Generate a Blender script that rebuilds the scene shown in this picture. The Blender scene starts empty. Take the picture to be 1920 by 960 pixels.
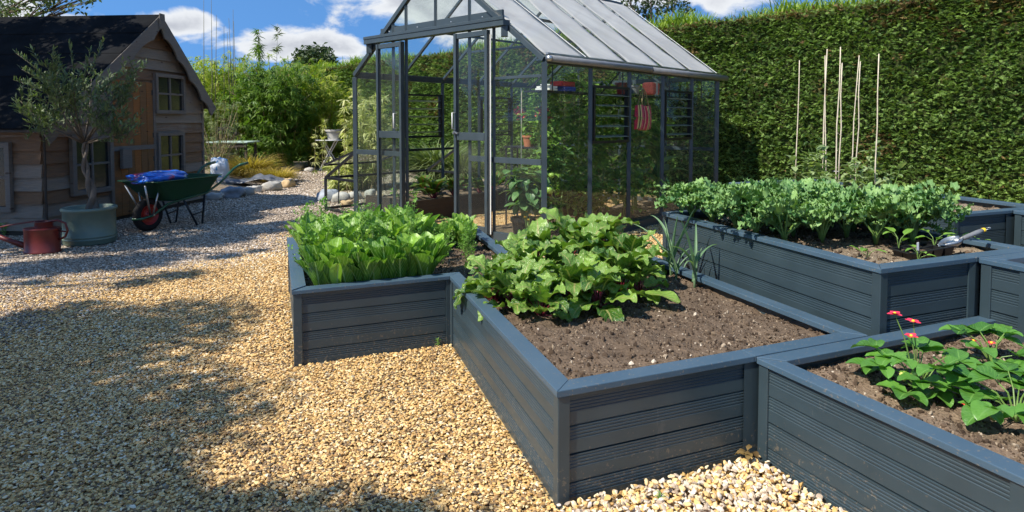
import bpy, math, random
import numpy as np
from mathutils import Vector, Matrix
C = bpy.context.scene.collection
PI = math.pi
random.seed(7)
R = np.random.default_rng(11)
# ---------------------------------------------------------------- camera calibration (plan positions read off the place)
F_, CX_, CY_, H_ = 1190.0, 960.0, 280.0, 1.3
PIT = math.atan(55/1190)
def ray(px, py):
    u = -(py-CY_)/F_
    return (px-CX_)/F_, math.cos(PIT)+u*math.sin(PIT), u*math.cos(PIT)-math.sin(PIT)
def G(px, py, z=0.0):
    x, y, w = ray(px, py); t = (z-H_)/w
    return (x*t, y*t)
def AT(px, py, y0):
    x, y, w = ray(px, py); t = y0/y
    return Vector((x*t, y0, H_+w*t))
def unit(v):
    v = np.array(v, float); return v/np.linalg.norm(v)
SUN_AZ, SUN_EL = math.radians(36), math.radians(49)
SH = np.array((-math.cos(SUN_AZ), -math.sin(SUN_AZ)))       # horizontal direction towards the sun
SV = np.array((SH[0]*math.cos(SUN_EL), SH[1]*math.cos(SUN_EL), math.sin(SUN_EL)))
# ---------------------------------------------------------------- mesh builder
class MB:
    def __init__(s): s.V=[]; s.F=[]; s.A=[]; s.n=0
    def add(s, V, F, A=None, rnd=None):
        V = np.asarray(V, float).reshape(-1,3)
        if A is None: A = np.zeros((len(V),3))
        A = np.array(A, float).reshape(-1,3)
        if rnd is not None: A[:,2] = rnd
        s.V.append(V); s.A.append(A)
        if isinstance(F, np.ndarray): s.F.append(F+s.n)
        else:
            by = {}
            for f in F: by.setdefault(len(f),[]).append(f)
            for k in by: s.F.append(np.array(by[k])+s.n)
        s.n += len(V)
        return s
    def inst(s, T, M, P, rnd=None):
        """template T=(V,F,A) placed by matrices M (n,3,3) and points P (n,3)"""
        V, F, A = T; n = len(P)
        if n == 0: return s
        W = np.einsum('nij,vj->nvi', M, V)+np.asarray(P)[:,None,:]
        AA = np.repeat(A[None], n, 0).copy()
        if rnd is not None: AA[:,:,2] = np.asarray(rnd)[:,None]
        off = (np.arange(n)*len(V))[:,None,None]
        fs = F if isinstance(F, list) else [F]
        for f in fs: s.F.append((f[None]+off).reshape(-1, f.shape[1])+s.n)
        s.V.append(W.reshape(-1,3)); s.A.append(AA.reshape(-1,3)); s.n += n*len(V)
        return s
    def box(s, c, size, rz=0, rnd=0, R3=None):
        x,y,z = [q/2 for q in size]
        V = np.array([(-x,-y,-z),(x,-y,-z),(x,y,-z),(-x,y,-z),(-x,-y,z),(x,-y,z),(x,y,z),(-x,y,z)])
        if R3 is None: R3 = rotz(rz)
        V = V@np.asarray(R3).T+np.array(c)
        return s.add(V, BOXF, rnd=rnd)
    def bar(s, a, b, w, h, up=(0,0,1), rnd=0):
        a=np.array(a,float); b=np.array(b,float); d=unit(b-a); up=np.array(up,float)
        if abs(np.dot(d,unit(up)))>.98: up=np.array((1.0,0,0)) if abs(d[0])<.9 else np.array((0,1.0,0))
        x=unit(np.cross(d,up)); u=np.cross(x,d)
        V=[]
        for p in (a,b):
            for (i,j) in ((-1,-1),(1,-1),(1,1),(-1,1)): V.append(p+x*i*w/2+u*j*h/2)
        return s.add(V, [(0,3,2,1),(4,5,6,7),(0,1,5,4),(1,2,6,5),(2,3,7,6),(3,0,4,7)], rnd=rnd)
    def tube(s, pts, rad, n=6, rnd=0, cap=True):
        pts=[np.array(p,float) for p in pts]
        if not hasattr(rad,'__len__'): rad=[rad]*len(pts)
        V=[]; ref=None
        for i,p in enumerate(pts):
            d=unit(pts[min(i+1,len(pts)-1)]-pts[max(i-1,0)])
            if ref is None: ref=np.array((0,0,1.0)) if abs(d[2])<.9 else np.array((1.0,0,0))
            x=unit(np.cross(d,ref)); y=np.cross(x,d); ref=y
            for k in range(n):
                a=2*PI*k/n; V.append(p+rad[i]*(x*math.cos(a)+y*math.sin(a)))
        F=[]
        m=len(pts)
        for i in range(m-1):
            for k in range(n):
                F.append((i*n+k, i*n+(k+1)%n, (i+1)*n+(k+1)%n, (i+1)*n+k))
        A=np.zeros((len(V),3)); A[:,1]=np.repeat(np.linspace(0,1,m),n)
        if cap:
            F.append(tuple(range(n-1,-1,-1))); F.append(tuple((m-1)*n+k for k in range(n)))
        return s.add(V,F,A,rnd=rnd)
    def lathe(s, prof, c=(0,0,0), n=32, sx=1, sy=1, rnd=0):
        V=[]; F=[]
        for (r,z) in prof:
            for k in range(n):
                a=2*PI*k/n; V.append((c[0]+sx*r*math.cos(a), c[1]+sy*r*math.sin(a), c[2]+z))
        for i in range(len(prof)-1):
            for k in range(n):
                F.append((i*n+k, i*n+(k+1)%n, (i+1)*n+(k+1)%n, (i+1)*n+k))
        return s.add(V,F,rnd=rnd)
    def prism(s, poly, z0, z1, rnd=0):
        n=len(poly); V=[(p[0],p[1],z0) for p in poly]+[(p[0],p[1],z1) for p in poly]
        F=[tuple(range(n-1,-1,-1)), tuple(range(n,2*n))]+[(i,(i+1)%n,n+(i+1)%n,n+i) for i in range(n)]
        return s.add(V,F,rnd=rnd)
    def slab(s, pts, off, rnd=0):
        n=len(pts); V=[np.array(p,float) for p in pts]; V+= [v+np.array(off,float) for v in V]
        F=[tuple(range(n-1,-1,-1)), tuple(range(n,2*n))]+[(i,(i+1)%n,n+(i+1)%n,n+i) for i in range(n)]
        return s.add(V,F,rnd=rnd)
    def build(s, name, mat, parent=None, smooth=False, bevel=0, **kw):
        me=bpy.data.meshes.new(name)
        V=np.concatenate(s.V) if s.V else np.zeros((0,3)); A=np.concatenate(s.A) if s.A else np.zeros((0,3))
        me.vertices.add(len(V)); me.vertices.foreach_set('co', V.astype(np.float32).ravel())
        L=np.concatenate([f.ravel() for f in s.F]); cnt=np.concatenate([np.full(len(f),f.shape[1]) for f in s.F])
        me.loops.add(len(L)); me.loops.foreach_set('vertex_index', L.astype(np.int32))
        me.polygons.add(len(cnt)); st=np.concatenate(([0],np.cumsum(cnt)[:-1]))
        me.polygons.foreach_set('loop_start', st.astype(np.int32)); me.polygons.foreach_set('loop_total', cnt.astype(np.int32))
        me.update(calc_edges=True)
        me.polygons.foreach_set('use_smooth', np.full(len(cnt),bool(smooth)))
        at=me.attributes.new('luv','FLOAT_VECTOR','POINT'); at.data.foreach_set('vector', A.astype(np.float32).ravel())
        if mat is not None: me.materials.append(mat)
        me.validate()
        o=bpy.data.objects.new(name, me); C.objects.link(o)
        if parent is not None: o.parent=parent
        if bevel:
            b=o.modifiers.new('bevel','BEVEL'); b.width=bevel; b.segments=2; b.limit_method='ANGLE'; b.angle_limit=math.radians(40)
        for k,v in kw.items(): o[k]=v
        return o
BOXF=[(0,3,2,1),(4,5,6,7),(0,1,5,4),(1,2,6,5),(2,3,7,6),(3,0,4,7)]
def rotz(a): c,s=math.cos(a),math.sin(a); return np.array([[c,-s,0],[s,c,0],[0,0,1.0]])
def rotx(a): c,s=math.cos(a),math.sin(a); return np.array([[1.0,0,0],[0,c,-s],[0,s,c]])
def roty(a): c,s=math.cos(a),math.sin(a); return np.array([[c,0,s],[0,1.0,0],[-s,0,c]])
def rots(az, tilt, roll, sc):
    """batched Rz(az) Rx(tilt) Ry(roll) * scale"""
    az,tilt,roll,sc=[np.asarray(q,float) for q in (az,tilt,roll,sc)]
    n=len(az); ca,sa=np.cos(az),np.sin(az); ct,st=np.cos(tilt),np.sin(tilt); cr,sr=np.cos(roll),np.sin(roll)
    Z=np.zeros((n,3,3)); Z[:,0,0]=ca; Z[:,0,1]=-sa; Z[:,1,0]=sa; Z[:,1,1]=ca; Z[:,2,2]=1
    X=np.zeros((n,3,3)); X[:,0,0]=1; X[:,1,1]=ct; X[:,1,2]=-st; X[:,2,1]=st; X[:,2,2]=ct
    Y=np.zeros((n,3,3)); Y[:,0,0]=cr; Y[:,0,2]=sr; Y[:,2,0]=-sr; Y[:,2,2]=cr; Y[:,1,1]=1
    return (Z@X@Y)*sc[:,None,None]
def empty(name, loc=(0,0,0), **kw):
    o=bpy.data.objects.new(name,None); C.objects.link(o); o.location=loc; o.empty_display_size=.1
    for k,v in kw.items(): o[k]=v
    return o
def thing(name, label, cat, loc=(0,0,0), rz=0, group=None):
    o=empty(name, loc, label=label, category=cat); o.rotation_euler.z=rz
    if group: o['group']=group
    return o
def tag(o, label, cat, group=None, kind=None):
    o['label']=label; o['category']=cat
    if group: o['group']=group
    if kind: o['kind']=kind
    return o
def copy_tree(o, parent=None):
    c=o.copy(); C.objects.link(c)
    if parent is not None: c.parent=parent
    for ch in list(o.children): copy_tree(ch,c)
    return c
ORD=['leftmost','second','third','fourth','fifth','sixth','seventh','eighth','ninth','tenth','eleventh','twelfth','thirteenth','fourteenth','fifteenth','sixteenth','seventeenth','eighteenth']
def ordn(i): return 'leftmost' if i==0 else ORD[i]+' from the left'
# ---------------------------------------------------------------- value noise (numpy)
_lat=R.random((256,256))
def vn(x,y,f=1.0,o=1,seed=0):
    x=np.asarray(x,float)*f+seed*17.3; y=np.asarray(y,float)*f+seed*9.1; r=0; a=1; t=0
    for k in range(o):
        xi=np.floor(x).astype(int); yi=np.floor(y).astype(int); fx=x-xi; fy=y-yi
        fx=fx*fx*(3-2*fx); fy=fy*fy*(3-2*fy)
        g=lambda i,j:_lat[(xi+i)%256,(yi+j)%256]
        r=r+a*((g(0,0)*(1-fx)+g(1,0)*fx)*(1-fy)+(g(0,1)*(1-fx)+g(1,1)*fx)*fy); t+=a; a*=.5; x=x*2+3.7; y=y*2+1.3
    return r/t
def inpoly(x,y,poly):
    c=np.zeros(np.shape(x),bool); n=len(poly)
    for i in range(n):
        x1,y1=poly[i][:2]; x2,y2=poly[(i+1)%n][:2]
        if y1==y2: continue
        c^=((y1>y)!=(y2>y))&(x<(x2-x1)*(y-y1)/(y2-y1)+x1)
    return c
def inset(poly,d):
    n=len(poly); P=[np.array(p[:2],float) for p in poly]
    ar=sum(P[i][0]*P[(i+1)%n][1]-P[(i+1)%n][0]*P[i][1] for i in range(n)); sg=1 if ar>0 else -1
    out=[]
    for i in range(n):
        a,b,c=P[i-1],P[i],P[(i+1)%n]; d1=unit(b-a); d2=unit(c-b)
        n1=np.array((-d1[1],d1[0]))*sg; n2=np.array((-d2[1],d2[0]))*sg
        m=n1+n2; m/=np.dot(m,n1); out.append(b+m*d)
    return out
# ---------------------------------------------------------------- materials
class NT:
    def __init__(s,name):
        s.m=bpy.data.materials.new(name); s.m.use_nodes=True; s.t=s.m.node_tree; s.t.nodes.clear()
        s.out=s.N('ShaderNodeOutputMaterial')
    def N(s,ty,**kw):
        n=s.t.nodes.new(ty)
        for k,v in kw.items():
            if hasattr(n,k): setattr(n,k,v)
            else: n.inputs[k.replace('_',' ')].default_value=v
        return n
    def L(s,a,b): s.t.links.new(a,b)
    def ramp(s,fac,stops,interp='LINEAR'):
        r=s.N('ShaderNodeValToRGB'); r.color_ramp.interpolation=interp; e=r.color_ramp.elements
        while len(e)<len(stops): e.new(.5)
        for el,(p,c) in zip(e,stops): el.position=p; el.color=(*c,1)
        s.L(fac,r.inputs[0]); return r.outputs[0]
    def mix(s,fac,a,b,mode='MIX'):
        m=s.N('ShaderNodeMix',data_type='RGBA',blend_type=mode)
        for i,v in ((0,fac),(6,a),(7,b)):
            if isinstance(v,(int,float)): m.inputs[i].default_value=v
            elif isinstance(v,tuple): m.inputs[i].default_value=(*v,1)
            else: s.L(v,m.inputs[i])
        return m.outputs[2]
    def noise(s,scale,detail=4,vec=None,rough=.55,dist=0):
        n=s.N('ShaderNodeTexNoise'); n.inputs['Scale'].default_value=scale; n.inputs['Detail'].default_value=detail
        n.inputs['Roughness'].default_value=rough; n.inputs['Distortion'].default_value=dist
        if vec is not None: s.L(vec,n.inputs['Vector'])
        return n.outputs[0]
    def coord(s,scale=(1,1,1),kind='Object',rot=(0,0,0)):
        c=s.N('ShaderNodeTexCoord'); m=s.N('ShaderNodeMapping'); m.inputs['Scale'].default_value=scale; m.inputs['Rotation'].default_value=rot
        s.L(c.outputs[kind],m.inputs[0]); return m.outputs[0]
    def luv(s):
        a=s.N('ShaderNodeAttribute',attribute_name='luv'); x=s.N('ShaderNodeSeparateXYZ'); s.L(a.outputs['Vector'],x.inputs[0]); return x.outputs
    def math(s,op,a,b=0.0,c=None):
        n=s.N('ShaderNodeMath',operation=op)
        for i,v in enumerate((a,b,c)):
            if v is None: continue
            if isinstance(v,(int,float)): n.inputs[i].default_value=v
            else: s.L(v,n.inputs[i])
        return n.outputs[0]
    def bump(s,h,strength=.5,dist=.01):
        b=s.N('ShaderNodeBump'); b.inputs['Strength'].default_value=strength; b.inputs['Distance'].default_value=dist; s.L(h,b.inputs['Height']); return b.outputs[0]
    def bsdf(s,col,rough=.5,metal=0,spec=.5,normal=None,transl=0,tcol=None,coat=0):
        p=s.N('ShaderNodeBsdfPrincipled')
        for k,v in (('Base Color',col),('Roughness',rough),('Metallic',metal),('Specular IOR Level',spec),('Coat Weight',coat)):
            if isinstance(v,tuple): p.inputs[k].default_value=(*v,1)
            elif isinstance(v,(int,float)): p.inputs[k].default_value=v
            else: s.L(v,p.inputs[k])
        if normal is not None: s.L(normal,p.inputs['Normal'])
        sh=p.outputs[0]
        if transl:
            t=s.N('ShaderNodeBsdfTranslucent')
            tc=tcol if tcol is not None else col
            if isinstance(tc,tuple): t.inputs[0].default_value=(*tc,1)
            else: s.L(tc,t.inputs[0])
            x=s.N('ShaderNodeMixShader'); x.inputs[0].default_value=transl; s.L(sh,x.inputs[1]); s.L(t.outputs[0],x.inputs[2]); sh=x.outputs[0]
        s.L(sh,s.out.inputs[0]); return s.m
def plain(name,col,rough=.5,metal=0,var=.15,scale=8,bumps=.1,spec=.5,bscale=None):
    t=NT(name); c=t.coord(); n=t.noise(scale,5,c)
    d=tuple(x*(1-var) for x in col); l=tuple(min(1,x*(1+var)) for x in col)
    cc=t.ramp(n,[(.3,d),(.7,l)])
    nb=t.bump(t.noise(bscale or scale*6,4,c),bumps,.004)
    rr=t.math('MULTIPLY_ADD',n,.3,rough-.12)
    return t.bsdf(cc,rr,metal,spec,nb)
def leafmat(name,dark,light,rough=.45,transl=.35,vein=None,tip=None,spec=.4,crinkle=0,tmul=(1.3,1.5,.5)):
    """leaf colour: random per leaf (luv.z), mottled, optional midrib in another colour"""
    t=NT(name); u,v,r=t.luv()
    n=t.noise(14,3,t.coord())
    f=t.math('ADD',t.math('MULTIPLY',r,.7),t.math('MULTIPLY',n,.35))
    col=t.ramp(f,[(.15,dark),(.85,light)])
    if tip is not None:
        col=t.mix(t.math('MULTIPLY',t.math('POWER',v,3.0),.6),col,tip)
    if vein is not None:
        au=t.math('ABSOLUTE',u)
        mid=t.math('LESS_THAN',au,.07)
        w=t.N('ShaderNodeTexWave'); w.wave_type='BANDS'; w.bands_direction='X'
        cx=t.N('ShaderNodeCombineXYZ'); t.L(t.math('SUBTRACT',v,t.math('MULTIPLY',au,.35)),cx.inputs[0])
        w.inputs['Scale'].default_value=2.2; w.inputs['Distortion'].default_value=0; t.L(cx.outputs[0],w.inputs[0])
        vv=t.math('MULTIPLY',t.math('GREATER_THAN',w.outputs[1],.93),.45)
        col=t.mix(t.math('MAXIMUM',mid,vv),col,vein)
    nb=None
    if crinkle: nb=t.bump(t.noise(60,3,t.coord()),crinkle,.006)
    tc=t.mix(1.0,col,tuple(tmul),'MULTIPLY')
    return t.bsdf(col,rough,0,spec,nb,transl,tc)
M={}
def mk_materials():
    # anthracite composite boards
    t=NT('anthracite_board'); c=t.coord(); n=t.noise(5,5,c); g=t.noise(120,3,t.coord((1,1,.2)))
    col=t.ramp(n,[(.3,(.021,.039,.050)),(.7,(.031,.054,.068))])
    dust=t.noise(2.2,6,c,.7); spz=t.N('ShaderNodeSeparateXYZ'); t.L(c,spz.inputs[0]); sp=t.noise(70,3,c,.6); low=t.math('MULTIPLY',t.math('GREATER_THAN',t.math('SUBTRACT',sp,t.math('MULTIPLY',spz.outputs[2],.55)),.57),.45); col=t.mix(t.math('MULTIPLY',dust,.07),col,(.22,.2,.17)); col=t.mix(low,col,(.20,.16,.11)); sm=t.noise(14,5,t.coord((1,1,.25)),.75); col=t.mix(t.math('MULTIPLY',t.math('GREATER_THAN',sm,.66),.10),col,(.25,.24,.22))
    M['board']=t.bsdf(col,t.math('MULTIPLY_ADD',dust,.3,.22),0,.55,t.bump(g,.08,.002))
    t=NT('anthracite_cap'); c=t.coord(); n=t.noise(3,6,c,.7)
    col=t.ramp(n,[(.3,(.045,.084,.122)),(.7,(.064,.108,.150))])
    sp=t.noise(90,2,c); col=t.mix(t.math('MULTIPLY',t.math('GREATER_THAN',sp,.66),.6),col,(.2,.17,.13))
    M['cap']=t.bsdf(col,t.math('MULTIPLY_ADD',n,.35,.25),0,.5,t.bump(t.noise(40,4,c),.06,.002))
    M['metal']=plain('anthracite_metal',(.042,.058,.068),.32,0,.12,6,.04,.5)
    M['metal_dark']=plain('black_metal',(.012,.013,.015),.4,0,.2,9,.05)
    M['steel']=plain('galvanised_steel',(.45,.46,.46),.35,.9,.15,12,.05)
    M['white_metal']=plain('white_metal',(.7,.7,.68),.4,0,.06,12,.05)
    M['tube_grey']=plain('grey_tube',(.2,.205,.21),.4,.2,.1,12,.05)
    t=NT('shade_fabric'); c=t.coord(); w=t.noise(900,1,c); n=t.noise(1.5,5,t.coord((1,3,1)))
    col=t.ramp(n,[(.3,(.52,.52,.51)),(.7,(.64,.64,.62))])
    t.bsdf(col,.8,0,.2,t.bump(n,.35,.03),.25); op=t.N('ShaderNodeBsdfTransparent'); mo=t.N('ShaderNodeMixShader'); mo.inputs[0].default_value=.30; src=t.out.inputs[0].links[0].from_socket; t.L(src,mo.inputs[1]); t.L(op.outputs[0],mo.inputs[2]); t.L(mo.outputs[0],t.out.inputs[0]); M['fabric']=t.m
    # glass
    t=NT('glass'); fr=t.N('ShaderNodeFresnel'); fr.inputs[0].default_value=1.5
    tr=t.N('ShaderNodeBsdfTransparent'); tr.inputs[0].default_value=(.955,.975,.965,1); gl=t.N('ShaderNodeBsdfGlossy'); gl.inputs['Roughness'].default_value=.01
    df=t.N('ShaderNodeBsdfDiffuse'); df.inputs[0].default_value=(.5,.52,.5,1)
    mx=t.N('ShaderNodeMixShader'); mx.inputs[0].default_value=.012
    t.L(tr.outputs[0],mx.inputs[1]); t.L(df.outputs[0],mx.inputs[2])
    ge=t.N('ShaderNodeNewGeometry'); fr2=t.math('MULTIPLY',fr.outputs[0],t.math('SUBTRACT',1.0,ge.outputs['Backfacing']))
    ms=t.N('ShaderNodeMixShader'); t.L(t.math('MULTIPLY',fr2,.75),ms.inputs[0]); t.L(mx.outputs[0],ms.inputs[1]); t.L(gl.outputs[0],ms.inputs[2]); t.L(ms.outputs[0],t.out.inputs[0])
    M['glass']=t.m
    t=NT('old_window_glass'); M['old_glass']=t.bsdf((.02,.022,.02),t.math('MULTIPLY_ADD',t.noise(5,3,t.coord()),.25,.05),0,.6)
    # soils
    def soil(name,a,b,stone):
        t=NT(name); c=t.coord(); n=t.noise(7,8,c,.7); n2=t.noise(55,6,c,.7)
        col=t.ramp(t.math('ADD',t.math('MULTIPLY',n,.5),t.math('MULTIPLY',n2,.5)),[(.3,a),(.66,b)])
        vo=t.N('ShaderNodeTexVoronoi'); vo.inputs['Scale'].default_value=85; t.L(c,vo.inputs[0])
        sel=t.math('MULTIPLY',t.math('LESS_THAN',vo.outputs['Distance'],.30),t.math('GREATER_THAN',t.N('ShaderNodeSeparateColor').outputs[0] if False else t.noise(38,2,c),.60))
        col=t.mix(t.math('MULTIPLY',sel,.75),col,stone)
        nb=t.bump(t.math('ADD',n2,t.math('MULTIPLY',vo.outputs['Distance'],.5)),.9,.012)
        return t.bsdf(col,.93,0,.15,nb)
    M['soil']=soil('dark_soil',(.062,.042,.028),(.20,.145,.10),(.42,.34,.25))
    M['soil_mid']=soil('stony_soil',(.10,.067,.045),(.29,.21,.145),(.5,.42,.32))
    M['soil_dry']=soil('dry_soil',(.13,.095,.065),(.33,.26,.18),(.45,.38,.29))
    M['soil_gh']=soil('greenhouse_soil',(.08,.055,.037),(.24,.175,.12),(.35,.27,.2))
    # pebbles : colour from the point attribute carried by each instance
    def peb(name,stops,stops2):
        t=NT(name); a=t.N('ShaderNodeAttribute',attribute_name='pcol',attribute_type='INSTANCER')
        x=t.N('ShaderNodeSeparateXYZ'); t.L(a.outputs['Vector'],x.inputs[0])
        n=t.noise(35,4,t.coord()); f=t.math('ADD',x.outputs[0],t.math('MULTIPLY_ADD',n,.16,-.08))
        c1=t.ramp(f,stops); c2=t.ramp(f,stops2)
        col=t.mix(x.outputs[1],c1,c2)
        return t.bsdf(col,t.math('MULTIPLY_ADD',n,.3,.4),0,.4,t.bump(t.noise(60,3,t.coord()),.15,.004))
    gold=[(0,(.09,.065,.045)),(.12,(.24,.155,.08)),(.22,(.44,.25,.09)),(.40,(.65,.405,.14)),(.60,(.74,.50,.205)),(.8,(.78,.59,.31)),(1,(.84,.75,.57))]
    grey=[(0,(.08,.058,.042)),(.12,(.19,.145,.105)),(.3,(.34,.26,.185)),(.5,(.48,.375,.275)),(.7,(.60,.495,.385)),(.85,(.68,.59,.49)),(1,(.80,.73,.64))]
    M['pebble']=peb('pebbles',gold,grey)
    t=NT('gravel_bed'); c=t.coord(); vo=t.N('ShaderNodeTexVoronoi'); vo.inputs['Scale'].default_value=48; vo.inputs['Randomness'].default_value=1; t.L(c,vo.inputs[0])
    sc=t.N('ShaderNodeSeparateColor'); t.L(vo.outputs['Color'],sc.inputs[0])
    a=t.N('ShaderNodeAttribute',attribute_name='luv'); x=t.N('ShaderNodeSeparateXYZ'); t.L(a.outputs['Vector'],x.inputs[0])
    c1=t.ramp(sc.outputs[0],gold); c2=t.ramp(sc.outputs[0],grey); col=t.mix(x.outputs[0],c1,c2)
    col=t.mix(1.0,col,(.72,.72,.72),'MULTIPLY'); col=t.mix(x.outputs[1],col,(.07,.10,.025))
    M['gravel_bed']=t.bsdf(col,.85,0,.2,t.bump(t.math('SUBTRACT',1.0,vo.outputs['Distance']),1.0,.012))
    # crumbs and chips in the soil
    t=NT('soil_crumb'); a=t.N('ShaderNodeAttribute',attribute_name='pcol',attribute_type='INSTANCER'); x=t.N('ShaderNodeSeparateXYZ'); t.L(a.outputs['Vector'],x.inputs[0])
    col=t.ramp(x.outputs[0],[(0,(.045,.03,.02)),(.45,(.12,.083,.056)),(.85,(.21,.155,.105)),(.95,(.36,.29,.21)),(1,(.58,.50,.40))])
    M['crumb']=t.bsdf(col,.9,0,.2)
    # woods
    def wood(name,grey_,brown,vec=(1,1,6),rough=.75):
        t=NT(name); u,v,r=t.luv(); c=t.coord()
        st=t.noise(3,6,t.coord((.6,.6,14)),.65,dist=.6); fine=t.noise(9,6,t.coord((1.0,1.0,38)),.7)
        big=t.noise(2.3,4,c,.6)
        f=t.math('ADD',t.math('MULTIPLY',t.math('SUBTRACT',r,.5),1.1),t.math('ADD',big,t.math('MULTIPLY_ADD',st,.7,-.35)))
        col=t.ramp(f,[(.38,grey_),(.52,tuple((a+b)/2 for a,b in zip(grey_,brown))),(.68,brown)])
        col=t.mix(t.math('MULTIPLY',t.math('POWER',fine,1.5),1.1),col,tuple(x*.22 for x in grey_),'MIX')
        kn=t.N('ShaderNodeTexVoronoi'); kn.inputs['Scale'].default_value=3.1; t.L(t.coord((1,1,2.5)),kn.inputs[0])
        col=t.mix(t.math('MULTIPLY',t.math('LESS_THAN',kn.outputs['Distance'],.09),.7),col,(.05,.025,.015))
        return t.bsdf(col,rough,0,.25,t.bump(t.math('ADD',st,fine),.9,.010))
    M['wood']=wood('weathered_cladding',(.36,.30,.24),(.28,.155,.08))
    M['door_wood']=wood('orange_door_boards',(.30,.155,.065),(.46,.18,.05))
    M['trim']=wood('weathered_trim',(.27,.235,.20),(.25,.19,.13))
    M['old_plank']=wood('old_plank',(.09,.07,.055),(.14,.09,.055))
    M['felt']=plain('roof_felt',(.012,.0125,.0135),.95,0,.5,3,.8,.04,60)
    M['terracotta']=plain('terracotta',(.45,.16,.08),.8,0,.2,9,.2)
    M['pot_glaze']=plain('sage_glazed_pot',(.13,.18,.14),.42,0,.12,5,.15,.5)
    M['red_enamel']=plain('red_painted_metal',(.115,.013,.010),.36,0,.15,7,.1,.5)
    M['green_paint']=plain('green_painted_steel',(.012,.075,.035),.3,0,.15,7,.06,.6)
    M['green_plastic']=plain('green_tray',(.01,.062,.028),.35,0,.12,7,.06,.5)
    M['tyre']=plain('rubber_tyre',(.018,.017,.017),.8,0,.2,20,.3,.2)
    M['rim']=plain('red_rim',(.33,.02,.015),.4,0,.1,8,.05)
    M['grass_ground']=plain('field_grass_ground',(.07,.12,.025),.95,0,.3,3,.5,.1)
    M['black_plastic']=plain('black_plastic',(.012,.012,.013),.35,0,.15,12,.1)
    M['cane']=plain('bamboo_cane',(.60,.53,.40),.6,0,.18,14,.1)
    M['cane_old']=plain('weathered_cane',(.42,.36,.28),.7,0,.2,14,.1)
    M['stone']=plain('edging_stone',(.44,.42,.38),.8,0,.3,4,.6,.2,20)
    M['stone_gold']=plain('golden_edging_stone',(.5,.36,.2),.8,0,.25,5,.6,.2,20)
    M['stone_blue']=plain('blue_grey_stone',(.30,.32,.35),.8,0,.4,6,.6,.2,20)
    M['table_top']=plain('pale_green_table',(.42,.55,.48),.5,0,.12,6,.1)
    M['bark']=plain('bark',(.11,.085,.062),.9,0,.35,14,.9,.1,40)
    M['olive_bark']=plain('olive_bark',(.13,.11,.09),.9,0,.3,14,.9,.1,40)
    M['hedge_core']=plain('hedge_core',(.045,.058,.02),.95,0,.5,20,.9,.05,60)
    M['petal_red']=plain('red_petals',(.80,.035,.085),.6,0,.15,60,.1)
    M['petal_pink']=plain('coral_petals',(.80,.16,.12),.6,0,.2,60,.1)
    M['petal_yellow']=plain('yellow_petals',(.85,.55,.02),.6,0,.12,60,.1)
    M['berry_pale']=plain('unripe_strawberry',(.62,.60,.16),.5,0,.12,80,.3)
    M['tomato_green']=plain('green_tomato',(.26,.40,.06),.3,0,.12,20,.05)
    M['stem_red']=plain('beet_stems',(.17,.012,.028),.45,0,.25,20,.1)
    M['stem_green']=plain('green_stems',(.14,.24,.05),.55,0,.2,20,.1)
    M['stem_dark']=plain('olive_stems',(.10,.095,.05),.7,0,.2,20,.1)
    M['straw']=plain('dry_stalk',(.38,.30,.16),.8,0,.2,20,.1)
    M['plastic_sheet']=plain('grey_plastic_sheet',(.10,.105,.115),.3,0,.3,9,.8,.5,15)
    M['box_red']=plain('red_box',(.42,.02,.025),.5,0,.1,9,.05)
    M['box_blue']=plain('blue_box',(.03,.06,.30),.5,0,.1,9,.05)
    M['paper']=plain('white_paper',(.72,.72,.70),.7,0,.06,9,.05)
    M['tank']=plain('dark_water_tank',(.014,.028,.022),.4,0,.2,5,.1)
    # foliage
    M['lettuce']=leafmat('lettuce_leaf',(.05,.16,.012),(.29,.49,.055),.38,.26,(.38,.55,.20),crinkle=.5)
    M['lettuce2']=leafmat('pale_lettuce_leaf',(.07,.19,.02),(.33,.52,.08),.38,.26,(.42,.55,.24),crinkle=.9)
    M['herb']=leafmat('feathery_herb',(.09,.22,.03),(.22,.40,.07),.5,.35)
    M['beet']=leafmat('beet_leaf',(.035,.11,.013),(.22,.37,.06),.28,.22,(.34,.34,.12),crinkle=1.6,spec=.6)
    M['kale']=leafmat('curly_kale',(.05,.155,.045),(.27,.43,.14),.5,.2,(.25,.40,.16),crinkle=.6)
    M['straw_leaf']=leafmat('strawberry_leaf',(.045,.15,.025),(.13,.31,.045),.36,.3,(.16,.34,.07),crinkle=.6,spec=.6)
    M['leek']=leafmat('leek_leaf',(.10,.20,.10),(.22,.34,.18),.5,.25)
    M['seedling']=leafmat('seedling_leaf',(.10,.24,.03),(.22,.40,.06),.45,.3,(.25,.42,.1))
    M['bean']=leafmat('broad_leaf_plant',(.14,.21,.08),(.34,.42,.20),.5,.3)
    M['hedge_leaf']=leafmat('conifer_sprays',(.040,.10,.022),(.245,.37,.085),.5,.25,tmul=(1.3,1.4,.5))
    M['hedge_brown']=leafmat('brown_conifer_sprays',(.10,.06,.02),(.22,.15,.05),.7,.15)
    M['bamboo_leaf']=leafmat('bamboo_leaf',(.13,.21,.015),(.46,.50,.07),.5,.4)
    M['bamboo_dark']=leafmat('dark_bamboo_leaf',(.04,.11,.010),(.20,.31,.035),.5,.35)
    M['variegated']=leafmat('variegated_bamboo_leaf',(.28,.32,.09),(.70,.68,.36),.5,.35)
    M['fountain']=leafmat('ornamental_grass',(.10,.15,.05),(.28,.32,.14),.6,.3)
    M['gold_grass']=leafmat('golden_grass',(.28,.20,.04),(.62,.47,.13),.6,.3)
    M['field_grass']=leafmat('tall_field_grass',(.11,.20,.015),(.34,.44,.06),.6,.35)
    M['tomato_leaf']=leafmat('tomato_leaf',(.07,.16,.022),(.25,.40,.07),.5,.3)
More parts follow.
